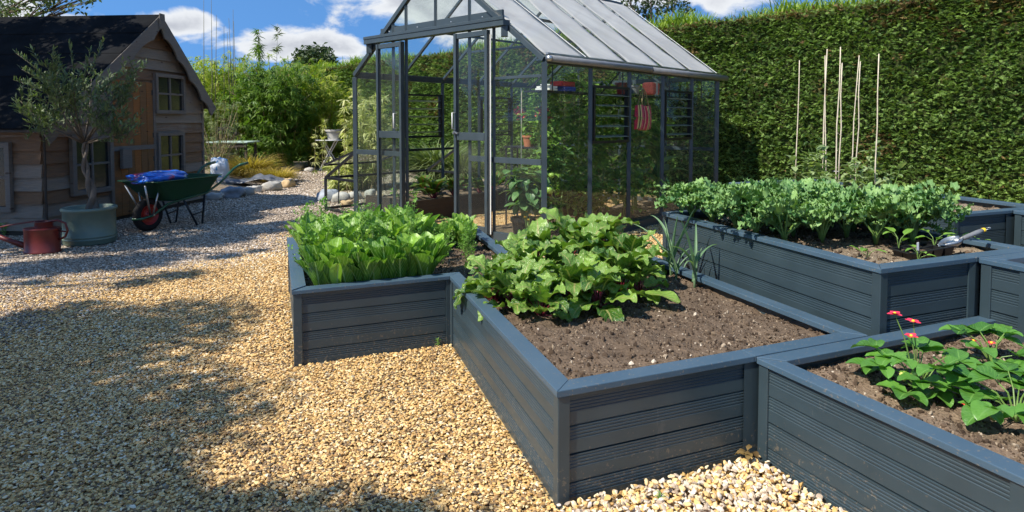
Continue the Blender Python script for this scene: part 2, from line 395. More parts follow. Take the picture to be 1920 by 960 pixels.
    M['aubergine']=leafmat('broad_pepper_leaf',(.05,.13,.045),(.14,.26,.09),.4,.25,(.2,.32,.12))
    M['olive_leaf']=leafmat('olive_leaf',(.04,.07,.026),(.17,.22,.10),.5,.25)
    M['tree_leaf']=leafmat('tree_leaf',(.025,.06,.012),(.09,.15,.03),.5,.3)
    M['far_leaf']=leafmat('far_tree_leaf',(.03,.05,.018),(.085,.12,.045),.6,.2)
    M['chard']=leafmat('chard_leaf',(.035,.11,.02),(.11,.22,.03),.4,.3,(.3,.02,.05))
    # bags
    t=NT('blue_sack'); n=t.noise(3.2,3,t.coord(),.5); n2=t.noise(9,2,t.coord((1,1,1)))
    col=t.ramp(n,[(.40,(.01,.10,.52)),(.60,(.015,.16,.66)),(.66,(.45,.04,.06)),(.75,(.30,.02,.05))]); col=t.mix(t.math('MULTIPLY',t.math('GREATER_THAN',n2,.66),.85),col,(.7,.75,.8))
    M['blue_sack']=t.bsdf(col,.28,0,.6,t.bump(t.noise(11,4,t.coord()),.8,.03))
    t=NT('white_sack'); n=t.noise(5,3,t.coord(),.5)
    col=t.ramp(n,[(.5,(.72,.76,.80)),(.56,(.10,.34,.62)),(.64,(.25,.5,.7))],'CONSTANT')
    M['white_sack']=t.bsdf(col,.4,0,.5,t.bump(t.noise(11,4,t.coord()),.8,.03))
    t=NT('striped_canvas'); c=t.N('ShaderNodeAttribute',attribute_name='luv'); x=t.N('ShaderNodeSeparateXYZ'); t.L(c.outputs['Vector'],x.inputs[0])
    fr=t.math('FRACT',t.math('MULTIPLY',x.outputs[0],2.2))
    cols=[(0,(.55,.03,.08)),(.17,(.62,.50,.22)),(.28,(.03,.03,.03)),(.36,(.62,.50,.22)),(.48,(.60,.08,.15)),(.66,(.30,.02,.05)),(.76,(.65,.35,.25)),(.86,(.5,.03,.08))]
    M['stripes']=t.bsdf(t.ramp(fr,cols,'CONSTANT'),.85,0,.2)
mk_materials()
# ================================================================ world, camera, light
sc=bpy.context.scene
w=bpy.data.worlds.new('World'); sc.world=w; w.use_nodes=True
def make_world():
    t=w.node_tree; t.nodes.clear()
    N=t.nodes.new; L=t.links.new
    out=N('ShaderNodeOutputWorld'); bg=N('ShaderNodeBackground'); bg.inputs[1].default_value=1.0
    sky=N('ShaderNodeTexSky'); sky.sky_type='NISHITA'; sky.sun_disc=False; sky.sun_elevation=SUN_EL
    sky.sun_rotation=math.atan2(SH[0],SH[1]); sky.altitude=100; sky.air_density=1.1; sky.dust_density=.1; sky.ozone_density=1.2
    def mth(op,a,b=None,c=None):
        n=N('ShaderNodeMath'); n.operation=op
        for i,v in enumerate((a,b,c)):
            if v is None: continue
            if isinstance(v,(int,float)): n.inputs[i].default_value=v
            else: L(v,n.inputs[i])
        return n.outputs[0]
    tc0=N('ShaderNodeTexCoord'); va=N('ShaderNodeVectorMath'); va.operation='ADD'; L(tc0.outputs['Generated'],va.inputs[0]); va.inputs[1].default_value=(0,0,.42); vn_=N('ShaderNodeVectorMath'); vn_.operation='NORMALIZE'; L(va.outputs[0],vn_.inputs[0]); L(vn_.outputs[0],sky.inputs[0])
    st=N('ShaderNodeVectorMath'); st.operation='MULTIPLY'; st.inputs[1].default_value=(.070,.114,.148); L(sky.outputs[0],st.inputs[0])
    # clouds : a layer a fixed height above the place, indexed by the view direction's crossing of it
    tc=N('ShaderNodeTexCoord'); sx=N('ShaderNodeSeparateXYZ'); L(tc.outputs['Generated'],sx.inputs[0])
    z=mth('MAXIMUM',sx.outputs[2],.0)
    az=mth('ARCTAN2',sx.outputs[0],sx.outputs[1])           # bearing
    el=mth('ARCSINE',sx.outputs[2])
    cv=N('ShaderNodeCombineXYZ'); L(mth('MULTIPLY',az,1.0),cv.inputs[0]); L(mth('MULTIPLY',el,1.7),cv.inputs[1])
    nz=N('ShaderNodeTexNoise'); nz.inputs['Scale'].default_value=9; nz.inputs['Detail'].default_value=9; nz.inputs['Roughness'].default_value=.55; nz.inputs['Distortion'].default_value=.25; L(cv.outputs[0],nz.inputs['Vector'])
    # cloud banks seen that day : (bearing, elevation, half width, half height) in radians
    banks=[(-.50,.130,.08,.022),(-.35,.110,.13,.030),(-.17,.20,.15,.095),(-.245,.075,.05,.017),(-.06,.17,.14,.11),(-.56,.205,.13,.03),(-.70,.13,.14,.06),(.30,.19,.09,.05),(.09,.19,.15,.10),(.42,.24,.2,.035),(.50,.34,.35,.10),(-.3,.5,.5,.12),(.0,.8,.5,.2),(1.6,.3,.6,.1),(-1.8,.5,.7,.18),(2.8,.4,.6,.15),(-2.7,.25,.5,.08),(-1.25,.18,.3,.07)]
    m=None
    for (a,e,ra,re) in banks:
        dx=mth('DIVIDE',mth('SUBTRACT',az,a),ra); dy=mth('DIVIDE',mth('SUBTRACT',el,e),re)
        # flat bottoms: squash what lies below the bank's centre
        dy=mth('MULTIPLY',dy,mth('MULTIPLY_ADD',mth('LESS_THAN',dy,0.0),.45,1.0))
        d=mth('SUBTRACT',1.0,mth('SQRT',mth('ADD',mth('MULTIPLY',dx,dx),mth('MULTIPLY',dy,dy))))
        m=d if m is None else mth('MAXIMUM',m,d)
    dens=mth('ADD',mth('MULTIPLY',mth('MAXIMUM',m,-1.2),.55),mth('MULTIPLY',mth('SUBTRACT',nz.outputs[0],.5),2.0))
    rp=N('ShaderNodeMapRange'); rp.interpolation_type='SMOOTHSTEP'; rp.inputs[1].default_value=-.03; rp.inputs[2].default_value=.24; L(dens,rp.inputs[0])
    hi=N('ShaderNodeMapRange'); hi.interpolation_type='SMOOTHSTEP'; hi.inputs[1].default_value=.20; hi.inputs[2].default_value=.75; L(dens,hi.inputs[0])
    cc=N('ShaderNodeMix'); cc.data_type='RGBA'; L(hi.outputs[0],cc.inputs[0]); cc.inputs[6].default_value=(.57,.59,.62,1); cc.inputs[7].default_value=(.32,.34,.39,1)
    mx=N('ShaderNodeMix'); mx.data_type='RGBA'; L(rp.outputs[0],mx.inputs[0]); L(st.outputs[0],mx.inputs[6]); L(cc.outputs[2],mx.inputs[7])
    L(mx.outputs[2],bg.inputs[0]); L(bg.outputs[0],out.inputs[0])
make_world()
sun=bpy.data.lights.new('sun','SUN'); sun.energy=4.7; sun.angle=math.radians(.55); sun.color=(1,.94,.83)
so=bpy.data.objects.new('sun',sun); C.objects.link(so); so.rotation_euler=Vector(SV).to_track_quat('Z','Y').to_euler()
cam=bpy.data.cameras.new('camera'); cam.sensor_width=36; cam.lens=F_*36/1920; cam.shift_y=-200/1920; cam.clip_end=2000; cam.clip_start=.05
co=bpy.data.objects.new('camera',cam); C.objects.link(co); co.location=(0,0,H_); co.rotation_euler=(PI/2-PIT,0,0); sc.camera=co
sc.view_settings.view_transform='Standard'; sc.view_settings.look='None'; sc.view_settings.exposure=0.6; sc.view_settings.gamma=1
sc.render.engine='CYCLES'; cy=sc.cycles
cy.max_bounces=10; cy.diffuse_bounces=3; cy.glossy_bounces=4; cy.transparent_max_bounces=40; cy.transmission_bounces=4
cy.use_denoising=True; cy.use_adaptive_sampling=True; cy.adaptive_threshold=.02; cy.sample_clamp_indirect=6
cy.caustics_reflective=False; cy.caustics_refractive=False
# ================================================================ ground
def make_ground():
    # one sheet to the horizon: fine near the camera, coarse far away
    xs=np.concatenate((np.linspace(-900,-30,12),np.linspace(-25,25,101),np.linspace(30,900,12))); ys=np.concatenate((np.linspace(-400,-10,8),np.linspace(-9,30,79),np.linspace(35,1200,14)))
    X,Y=np.meshgrid(xs,ys); Z=np.full(X.shape,-.012)
    V=np.stack((X,Y,Z),-1).reshape(-1,3); A=np.zeros_like(V)
    g=np.clip((np.array([greyness(x,y) for x,y in V[:,:2]])),0,1); A[:,0]=g
    far=np.clip((np.hypot(V[:,0],V[:,1]-8)-24)/6,0,1); A[:,1]=far
    nx=len(xs); F=[(j*nx+i,j*nx+i+1,(j+1)*nx+i+1,(j+1)*nx+i) for j in range(len(ys)-1) for i in range(nx-1)]
    b=MB(); b.add(V,F,A); b.build('ground',M['gravel_bed'],kind='structure')
def greyness(x,y):
    """golden gravel round the beds, grey flint in front of the playhouse and down the path"""
    # boundary from (-3.9,3.9) to (-2.2,9)
    d=(x+3.2)*(-.90)+(y-4.6)*.34
    d+=(float(vn(x,y,.9,3,5))-.5)*1.6
    return min(1,max(0,.5+d*.9))
# ---------- instancing of countless small stones
def pebble_collection(name,mat,n,flat,seed,sub=2,ang=.25):
    col=bpy.data.collections.new(name); rr=np.random.default_rng(seed)
    import bmesh
    for k in range(n):
        bm=bmesh.new(); bmesh.ops.create_icosphere(bm,subdivisions=sub,radius=1)
        V=np.array([v.co[:] for v in bm.verts])
        # cut by a few random planes for a broken flint look
        for _ in range(9):
            d=unit(rr.normal(size=3)); c=rr.uniform(.48,.86); s=V@d; V=V-np.maximum(s-c,0)[:,None]*d
        V=V*np.array((1,rr.uniform(.6,.9),rr.uniform(flat*.8,flat*1.25)))
        for v,c in zip(bm.verts,V): v.co=c
        me=bpy.data.meshes.new('pebble'); bm.to_mesh(me); bm.free(); me.materials.append(mat)
        me.polygons.foreach_set('use_smooth',np.zeros(len(me.polygons),bool))
        o=bpy.data.objects.new('pebble',me); col.objects.link(o)
    return col
def scatter(name,P,rot,scl,pcol,coll,n,parent=None,**kw):
    me=bpy.data.meshes.new(name); me.vertices.add(len(P)); me.vertices.foreach_set('co',np.asarray(P,np.float32).ravel())
    for nm,a in (('rot',rot),('scl',scl),('pcol',pcol)):
        at=me.attributes.new(nm,'FLOAT_VECTOR','POINT'); at.data.foreach_set('vector',np.asarray(a,np.float32).ravel())
    at=me.attributes.new('idx','INT','POINT'); at.data.foreach_set('value',R.integers(0,n,len(P)).astype(np.int32))
    o=bpy.data.objects.new(name,me); C.objects.link(o)
    if parent is not None: o.parent=parent
    g=bpy.data.node_groups.new(name,'GeometryNodeTree')
    g.interface.new_socket('Geometry',in_out='INPUT',socket_type='NodeSocketGeometry'); g.interface.new_socket('Geometry',in_out='OUTPUT',socket_type='NodeSocketGeometry')
    N=g.nodes.new; L=g.links.new
    gi=N('NodeGroupInput'); go=N('NodeGroupOutput'); ip=N('GeometryNodeInstanceOnPoints'); ci=N('GeometryNodeCollectionInfo')
    ci.inputs[0].default_value=coll; ci.inputs['Separate Children'].default_value=True; ci.inputs['Reset Children'].default_value=True
    L(gi.outputs[0],ip.inputs['Points']); L(ci.outputs[0],ip.inputs['Instance']); ip.inputs['Pick Instance'].default_value=True
    def na(nm,ty):
        a=N('GeometryNodeInputNamedAttribute'); a.data_type=ty; a.inputs[0].default_value=nm; return a.outputs[0]
    L(na('idx','INT'),ip.inputs['Instance Index']); L(na('rot','FLOAT_VECTOR'),ip.inputs['Rotation']); L(na('scl','FLOAT_VECTOR'),ip.inputs['Scale'])
    L(ip.outputs[0],go.inputs[0])
    m=o.modifiers.new('stones','NODES'); m.node_group=g
    for k,v in kw.items(): o[k]=v
    return o
# ================================================================ bed outlines (plan, metres)
TOP=.40; TOPK=.67
P0=(-1.16,3.305); P1=(-.36,3.63); P2=(.15,2.063); P3=(.925,2.379)
BA=unit((.927,.39)); BB=unit((-.34,.94))
P2r=(1.487,2.612); BR=(.93,4.18)
BED_MAIN=[P0,P1,P2,P3,P2r,BR,(.10,3.86),(-.31,5.34),(-1.72,4.81)]
BED_STRAW=[(.929,2.374),(1.295,1.55),(1.95,.2),(3.5,.85),(2.90,1.5),(2.27,2.935)]
BED_KALE=[(1.022,4.315),(1.563,2.660),(2.13,2.885),(2.56,3.055),(1.98,4.72)]
BED_SEED=[(2.136,2.878),(2.21,2.68),(2.75,1.62),(4.6,2.4),(3.85,4.0),(2.95,3.205),(2.566,3.05)]
BED_CANE=[(2.18,6.36),(2.941,4.19),(3.49,4.41),(3.90,4.58),(3.22,6.77)]
BED_FAR=[(3.496,4.402),(3.70,3.75),(5.2,4.35),(4.7,5.5),(3.906,4.572)]
ALLBEDS=[BED_MAIN,BED_STRAW,BED_KALE,BED_SEED,BED_CANE,BED_FAR]
def panel_profile(z0,z1):
    """(depth, z) outline of the ribbed board face from bottom to top"""
    pr=[]; z=z1-.018; pr_top=[(0,z1)]
    out=[(0,z1)]; z=z1-.006
    k=0; per=.0985
    zz=z1-.020
    while zz>z0+.01:
        seq=[]
        # rib zone: five fine grooves
        for j in range(4):
            a=zz-j*.0115
            seq+=[(0,a),(.0022,a-.002),(.0022,a-.004),(0,a-.006)]
        b=zz-.050
        # smooth band then a wide chamfer groove
        seq+=[(0,b-.001)]
        c=zz-per+.012
        seq+=[(0,c),(.0055,c-.0045),(.0055,c-.0065),(0,c-.0085)] if k%2==0 else [(0,c),(.010,c-.0015),(.010,c-.0065),(0,c-.008)]
        for s_ in seq:
            if s_[1]>z0+.002: out.append(s_)
        zz-=per; k+=1
    out.append((0,z0))
    return out
def panel(b,a,c,z0,z1,th=.026,rnd=0):
    """ribbed face on the right-hand side walking from a to c is the outside"""
    a=np.array(a,float); c=np.array(c,float); d=unit(c-a); n=np.array((d[1],-d[0]))
    pr=panel_profile(z0,z1); V=[]
    for q in (a,c):
        for (dp,z) in pr: p=q-n*dp; V.append((p[0],p[1],z))
        for z in (z0,z1): p=q-n*th; V.append((p[0],p[1],z))
    m=len(pr)+2; F=[]
    for i in range(m): j=(i+1)%m; F.append((i,m+i,m+j,j))
    F.append(tuple(range(m))); F.append(tuple(range(2*m-1,m-1,-1)))
    b.add(V,F,rnd=rnd)
def make_bed(poly,top,name,label,soil_mat,soil_parts,group=None,capw=.075,soil_drop=.055,low=-.02,res=.018,amp=.022,skip=(),crumbs=900,seed=1,capcut=None):
    n=len(poly); ar=sum(poly[i][0]*poly[(i+1)%n][1]-poly[(i+1)%n][0]*poly[i][1] for i in range(n))
    if ar<0: poly=poly[::-1]
    cx=sum(p[0] for p in poly)/n; cyy=sum(p[1] for p in poly)/n
    t=thing(name,label,'raised bed',(0,0,0),0,group)
    inn=inset(poly,capw); pan=inset(poly,.014)
    capt=.022
    for i in range(n):
        j=(i+1)%n
        b=MB()
        q=[np.array(poly[i],float),np.array(poly[j],float),np.array(inn[j],float),np.array(inn[i],float)]
        d=unit(q[1]-q[0])*.0008
        q=[q[0]+d,q[1]-d,q[2]-d,q[3]+d]
        # small lip hanging under the front edge
        b.prism([tuple(p) for p in q],top-capt,top+.0007*i)
        b.build('cap',M['cap'],t,bevel=.0025)
        b=MB(); a=np.array(pan[i]); c=np.array(pan[j]); d=unit(c-a)
        panel(b,a+d*.036,c-d*.036,low,top-capt-.0005)
        b.build('side_panel',M['board'],t)
    for i in range(n):
        a=np.array(poly[i-1],float); c=np.array(poly[i],float); e=np.array(poly[(i+1)%n],float)
        cross=(c-a)[0]*(e-c)[1]-(c-a)[1]*(e-c)[0]
        d1=unit(c-a); d2=unit(e-c)
        pv=np.array(inset(poly,.006)[i]) if cross>0 else np.array(inset(poly,.0135)[i])
        if cross>0:   # outer corner: square post with a shallow central rebate
            s=.045
            q=[pv, pv-d1*s, pv-d1*s+d2*s, pv+d2*s]
        else:
            s=.030
            q=[pv+ -d1*s*0, pv-d1*s, pv-d1*s+d2*s, pv+d2*s]
            q=[p+ (d1-d2)*0 for p in q]
            nn=unit(d1-d2) # into the notch
            pv2=pv; q=[pv2-d1*.034, pv2-d1*.034+np.array((d1[1],-d1[0]))*.006, pv2+(-d1+0*d2)*.0+np.array((d1[1],-d1[0]))*.006+np.array((d2[1],-d2[0]))*.006, pv2+d2*.034+np.array((d2[1],-d2[0]))*.006, pv2+d2*.034, pv2+d2*.034-np.array((d2[1],-d2[0]))*.02, pv2-d1*.034-np.array((d1[1],-d1[0]))*.02]
            # keep it simple: an angle cover
        b=MB(); b.prism([tuple(p) for p in q],low,top-capt-.001); b.build('corner_post',M['cap'] if False else M['board'],t,bevel=.003 if cross>0 else 0)
    # soil sheet
    zs=top-soil_drop
    P=np.array(poly); x0,y0=P.min(0); x1,y1=P.max(0)
    ins=inset(poly,.034)
    xs=np.arange(x0,x1,res); ys=np.arange(y0,y1,res); X,Y=np.meshgrid(xs,ys)
    Z=zs+(vn(X,Y,5,4,seed)-.5)*amp*2.2+(vn(X,Y,26,3,seed+3)-.5)*amp*1.2
    V=np.stack((X,Y,Z),-1).reshape(-1,3); nx=len(xs)
    I,J=np.meshgrid(np.arange(nx-1),np.arange(len(ys)-1)); k=(J*nx+I).ravel()
    F=np.stack((k,k+1,k+nx+1,k+nx),-1); c=V[F].mean(1); F=F[inpoly(c[:,0],c[:,1],ins)]
    used=np.unique(F); mp=-np.ones(len(V),int); mp[used]=np.arange(len(used)); b=MB(); b.add(V[used],mp[F]); so_=b.build('soil',M[soil_mat],t,smooth=True)
    if crumbs:
        area=abs(ar)/2; m=int(crumbs*area); q=R.uniform((x0,y0),(x1,y1),(m*3,2)); q=q[inpoly(q[:,0],q[:,1],inset(poly,.05))][:m]
        # only where it can be seen
        q=q[(q[:,1]>.9)]
        m=len(q); z=zs+(vn(q[:,0],q[:,1],5,4,seed)-.5)*amp*2.2+(vn(q[:,0],q[:,1],26,3,seed+3)-.5)*amp*1.2
        s=R.uniform(.0025,.009,m)*np.where(R.random(m)<.08,2.0,1); scl=np.stack((s,s,s),-1)
        big_=R.random(m)<.05; s=np.where(big_,R.uniform(.010,.020,m),s); scl=np.stack((s,s,s*.7),-1)
        pc=np.stack((np.where(big_,.35,1)*R.random(m)**1.3,R.random(m),R.random(m)),-1)
        o=scatter('soil_crumbs',np.column_stack((q,z+s*.2)),R.uniform(0,6.28,(m,3)),scl,pc,CRUMB,6,t,kind='stuff')
    t['top']=top; t['zs']=zs; del t['top'],t['zs']
    return t,zs
PEB=pebble_collection('pebble_shapes',M['pebble'],10,.42,3,2)
PEBC=pebble_collection('coarse_pebble_shapes',M['pebble'],6,.55,9,1)
CRUMB=pebble_collection('crumb_shapes',M['crumb'],6,.6,5,1)
def make_gravel():
    def zone(y0,y1,dens,s0,s1,coarse=False):
        # wedge in front of the camera, wider than the picture by a margin
        xa,xb=-.90*y1-1.0,.9*y1+1.0; area=(xb-xa)*(y1-y0); m=int(area*dens)
        q=R.uniform((xa,y0),(xb,y1),(m,2)); keep=(q[:,0]>-.90*q[:,1]-.9)&(q[:,0]<.9*q[:,1]+.9)
        for p in ALLBEDS: keep&=~inpoly(q[:,0],q[:,1],inset(p if True else p,0.0) if False else p)
        keep&=~((q[:,0]>1.9)&(q[:,1]<3.0)); keep&=~(q[:,0]>q[:,1]*.45+2.2)
        keep&=~inpoly(q[:,0],q[:,1],[(-5.3,7.1),(-5.0,10.1),(-9,10.5),(-9,7.4)])
        gh=[(.32,6.30),(-2.1,8.54),(.53,11.4),(2.94,9.14)]; keep&=~inpoly(q[:,0],q[:,1],gh)
        return q[keep]
    out=[]
    for (y0,y1,d,s0,s1) in ((.9,3.6,11500,.0045,.0095),(3.6,6.0,7500,.005,.0105),(6,9,3600,.0065,.013),(9,13,1300,.010,.018),(13,19,600,.012,.022)):
        q=zone(y0,y1,d,s0,s1); s=R.uniform(s0,s1,len(q))*np.where(R.random(len(q))<.05,1.35,1); out.append((q,s))
    q=np.concatenate([o[0] for o in out]); s=np.concatenate([o[1] for o in out])
    # drop the few that would sit hidden behind the beds
    g=np.array([greyness(x,y) for x,y in q])
    big=inpoly(q[:,0],q[:,1],[(.16,2.1),(.93,2.36),(1.45,1.2),(.6,.9),(.0,1.4)])
    s=np.where(big,s*1.0,s)
    z=-.004+R.uniform(-.004,.004,len(q))+(vn(q[:,0],q[:,1],2,3,8)-.5)*.02
    # gravel heaps a little against the boards
    pc=np.stack((np.clip(R.beta(1.7,1.6,len(q))+(vn(q[:,0],q[:,1],1.3,3,41)-.5)*.35,0,1)*np.where(R.random(len(q))<.2,.3,1),(R.random(len(q))<g).astype(float),R.random(len(q))),-1)
    scatter('gravel',np.column_stack((q,z)),np.column_stack((R.uniform(-.38,.38,(len(q),2)),R.uniform(0,6.28,len(q)))),np.stack((s*1.15,s,s*.95),-1),pc,PEB,10,kind='stuff')
    # coarse pale pebbles heaped in the notch of the near bed
    m=5200; q=R.uniform((-.05,1.2),(1.5,2.4),(m*3,2)); q=q[~inpoly(q[:,0],q[:,1],BED_MAIN)&~inpoly(q[:,0],q[:,1],BED_STRAW)]
    a=np.array(P2)+.0; dd=(q-np.array((.17,2.06)))@unit((.93,.38)); nn=(q-np.array((.17,2.06)))@np.array((.38,-.93))
    q=q[(nn>0)&(nn<.42+.1*R.random(len(q)))&(dd>-.02-nn*.0)]
    q=q[q[:,1]>1.45]; q=q[:4200]
    h=.028*R.random(len(q)); s=R.uniform(.007,.016,len(q))
    pc=np.stack((.18+.82*R.beta(1.8,1.3,len(q)),(R.random(len(q))<.45).astype(float),R.random(len(q))),-1)
    tg=scatter('coarse_pebbles',np.column_stack((q,h)),R.uniform(-.9,.9,(len(q),3))+np.column_stack((np.zeros((len(q),2)),R.uniform(0,6.28,len(q)))),np.stack((s,s,s),-1),pc,PEB,10,kind='stuff')
    # golden bark-like gravel on the greenhouse path is made with the greenhouse
make_ground(); make_gravel()
bed_main,ZM=make_bed(BED_MAIN,TOP,'raised_bed','low stepped anthracite raised bed of salad and beetroot beside the gravel','soil',None,'anthracite raised beds',seed=2,crumbs=2600,res=.016)
bed_straw,ZS=make_bed(BED_STRAW,TOP-.003,'raised_bed','low anthracite raised bed with strawberries in the near right corner','soil_mid',None,'anthracite raised beds',seed=4,crumbs=4200,res=.014,soil_drop=.06)
bed_kale,ZK=make_bed(BED_KALE,TOPK,'raised_bed','tall anthracite raised bed full of curly kale','soil_dry',None,'anthracite raised beds',seed=5,crumbs=1800,soil_drop=.05)
bed_seed,ZSE=make_bed(BED_SEED,TOPK-.002,'raised_bed','tall anthracite raised bed at the right edge beside the kale bed','soil_dry',None,'anthracite raised beds',seed=6,crumbs=800)
bed_cane,ZC=make_bed(BED_CANE,TOPK,'raised_bed','tall anthracite raised bed with garden canes in front of the hedge','soil_dry',None,'anthracite raised beds',seed=7,crumbs=900,amp=.03)
bed_far,ZF=make_bed(BED_FAR,TOPK-.002,'raised_bed','anthracite raised bed at the far right joined to the cane bed','soil_dry',None,'anthracite raised beds',seed=8,crumbs=400)
# ================================================================ plants
def leaf(nL,nW,ln,wf,th0,bend,fold=.15,ruf=0,rfreq=3,seed=0,stem=0,cr=0,twist=0):
    """leaf blade growing from the origin along +Y; th0 = rise angle at the base, bend = change of angle along it"""
    rr=random.Random(seed); V=[];A=[]; y=z=0; th=th0; ds=ln/nL; ph=rr.uniform(0,6); ph2=rr.uniform(0,6)
    for i in range(nL+1):
        v=i/nL; w=wf(v)*ln*.5
        for j in range(nW+1):
            u=-1+2*j/nW
            rz=fold*abs(u)**1.3*w+ruf*ln*(abs(u)**1.6)*math.sin(rfreq*v*6.28+ph+(1.7 if u>0 else 0)+1.5*math.sin(u*2+ph2))
            rz+=cr*ln*math.sin(13*v+ph2+5*u)*math.cos(9*u+ph)*(.3+.7*abs(u))
            nx,nz=-math.sin(th),math.cos(th)
            tw=twist*v; xx=u*w*(1-.12*abs(rz)/(w+1e-6))
            V.append((xx*math.cos(tw), y+nx*rz, z+nz*rz+xx*math.sin(tw))); A.append((u,v,0))
        y+=math.cos(th)*ds; z+=math.sin(th)*ds; th+=bend/nL
    F=np.array([(i*(nW+1)+j,i*(nW+1)+j+1,(i+1)*(nW+1)+j+1,(i+1)*(nW+1)+j) for i in range(nL) for j in range(nW)])
    return np.array(V),F,np.array(A)
def w_spoon(v): return .13+.31*math.sin(min(1,v*1.0)**1.5*PI*.95)**.75 if v<.995 else .10
def w_oval(v): return max(.02,.62*math.sin(PI*v**.75)**.65)
def w_lance(v): return max(.004,.2*math.sin(PI*min(1,v**.7))**.8)
def w_strap(v): return .075*(1-v)**.5+.004
def w_beet(v): return max(.03,.66*math.sin(PI*(v**.62))**.6)
def put(b,T,az,loc,sc=1,rnd=None,tilt=0,roll=0):
    b.inst(T,rots([az],[tilt],[roll],[sc]),[loc],[random.random() if rnd is None else rnd])
def gather(b,T,n,azs,tilts,rolls,scs,P): b.inst(T,rots(azs,tilts,rolls,scs),P,R.random(n))
# ---------- lettuce
def lettuce_proto(seed,mat,wide=False,h=.2):
    rr=random.Random(seed); b=MB(); n=rr.randint(18,23)
    for k in range(n):
        f=k/n; a=k*2.4+rr.uniform(-.3,.3); th=math.radians(88-20*(1-f)+rr.uniform(-8,5)); ln=h*rr.uniform(.8,1.12)*(1.0 if f<.7 else .7)
        T=leaf(9,4,ln,(w_oval if wide else w_spoon),th,-rr.uniform(.1,.75) if f<.75 else rr.uniform(0,.3),.5,.035 if wide else .018,1.6,seed*50+k,cr=.012)
        r=.012+.02*(1-f); loc=(-math.sin(a)*r,math.cos(a)*r,0)
        put(b,T,a,loc)
    return b.build('romaine_lettuce' if not wide else 'butterhead_lettuce',mat,smooth=True)
L_proto=[lettuce_proto(s,M['lettuce'],False,.235) for s in (1,2,3)]
LW_proto=[lettuce_proto(s,M['lettuce2'],True,.26) for s in (4,5,6)]
used=set()
def place(protos,x,y,z,label,cat,group=None,sc=1,rz=None):
    fresh=[q for q in protos if q.name not in used]; p=fresh[0] if fresh else random.choice(protos)
    if p.name in used: o=copy_tree(p)
    else: o=p; used.add(p.name)
    o.location=(x,y,z); o.rotation_euler=(random.uniform(-.06,.06),random.uniform(-.06,.06),random.uniform(0,6.28) if rz is None else rz); s=sc*random.uniform(.93,1.07); o.scale=(s,s,s)
    tag(o,label,cat,group); return o
u0=np.array(P0)
def bed(u,v): p=u0+BA*u+BB*v; return p[0],p[1]
for i in range(9):
    x,y=bed(.16+.074*i,.15+random.uniform(-.02,.02)); place(L_proto,x,y,ZM,f'upright green romaine lettuce at the front edge of the salad bed, {ordn(i)}','lettuce','romaine lettuces in the front row')
for i in range(8):
    x,y=bed(.20+.084*i,.27+random.uniform(-.02,.02)); place(L_proto,x,y,ZM,f'upright green romaine lettuce in the row behind the front one, {ordn(i)}','lettuce','romaine lettuces in the second row')
back=[(.17,.72),(.34,.80),(.55,.75),(.75,.82),(.20,1.02),(.42,1.08),(.66,1.05),(.88,1.12),(.30,1.33),(.58,1.36),(.80,1.38),(1.05,.98),(1.2,1.15),(1.22,.92),(1.0,1.25),(1.3,1.3)]
for i,(u,v) in enumerate(sorted(back)):
    x,y=bed(u,v); place(LW_proto,x,y,ZM,f'broad leaved pale green lettuce at the back of the salad bed, {ordn(i)}','lettuce','broad leaved lettuces at the back',sc=1.12 if u<.95 else .8)
# ---------- feathery herb (bolted coriander) between the lettuces
def herb_proto(seed,h=.34):
    rr=random.Random(seed); b=MB(); s=MB()
    lobe=leaf(2,2,.022,w_oval,.5,-.4,.1)
    for k in range(rr.randint(4,6)):
        a=rr.uniform(0,6.28); l=rr.uniform(.0,.13); H=h*rr.uniform(.7,1.1); top=np.array((math.cos(a)*l,math.sin(a)*l,H))
        m=top*.5+np.array((rr.uniform(-.015,.015),rr.uniform(-.015,.015),0)); s.tube([(0,0,0),m,top],[.0026,.002,.001],4)
        for j in range(rr.randint(9,13)):
            f=.2+.8*(j/12); p=top*f; a2=rr.uniform(0,6.28); L_=rr.uniform(.035,.085)*(1.2-f*.6)
            e=p+np.array((math.cos(a2)*L_,math.sin(a2)*L_,L_*rr.uniform(.2,.8))); s.tube([p,e],[.0012,.0007],3)
            for q in range(9):
                pp=p+(e-p)*rr.uniform(.45,1.05)+np.array([rr.uniform(-.013,.013) for _ in range(3)]); put(b,lobe,rr.uniform(0,6.28),pp,rr.uniform(.6,1.15),tilt=rr.uniform(-.6,.6))
    t=empty('feathery_herb'); b.build('foliage',M['herb'],t); s.build('stems',M['stem_green'],t); return t
H_proto=[herb_proto(s) for s in (1,2,3)]
hp=[(.12,.55),(.28,.60),(.44,.56),(.60,.62),(.76,.58),(.2,.95),(.48,.93),(.70,.95),(.9,.8),(1.02,.72),(1.14,.62),(1.22,.86),(.95,.52),(1.1,.42),(.15,1.35),(.45,1.3)]
for i,(u,v) in enumerate(sorted(hp)):
    x,y=bed(u,v); place(H_proto,x,y,ZM,f'feathery green coriander gone to stem among the lettuces, {ordn(i)}','herb','feathery coriander plants',sc=(1.15 if u<.85 else .72))
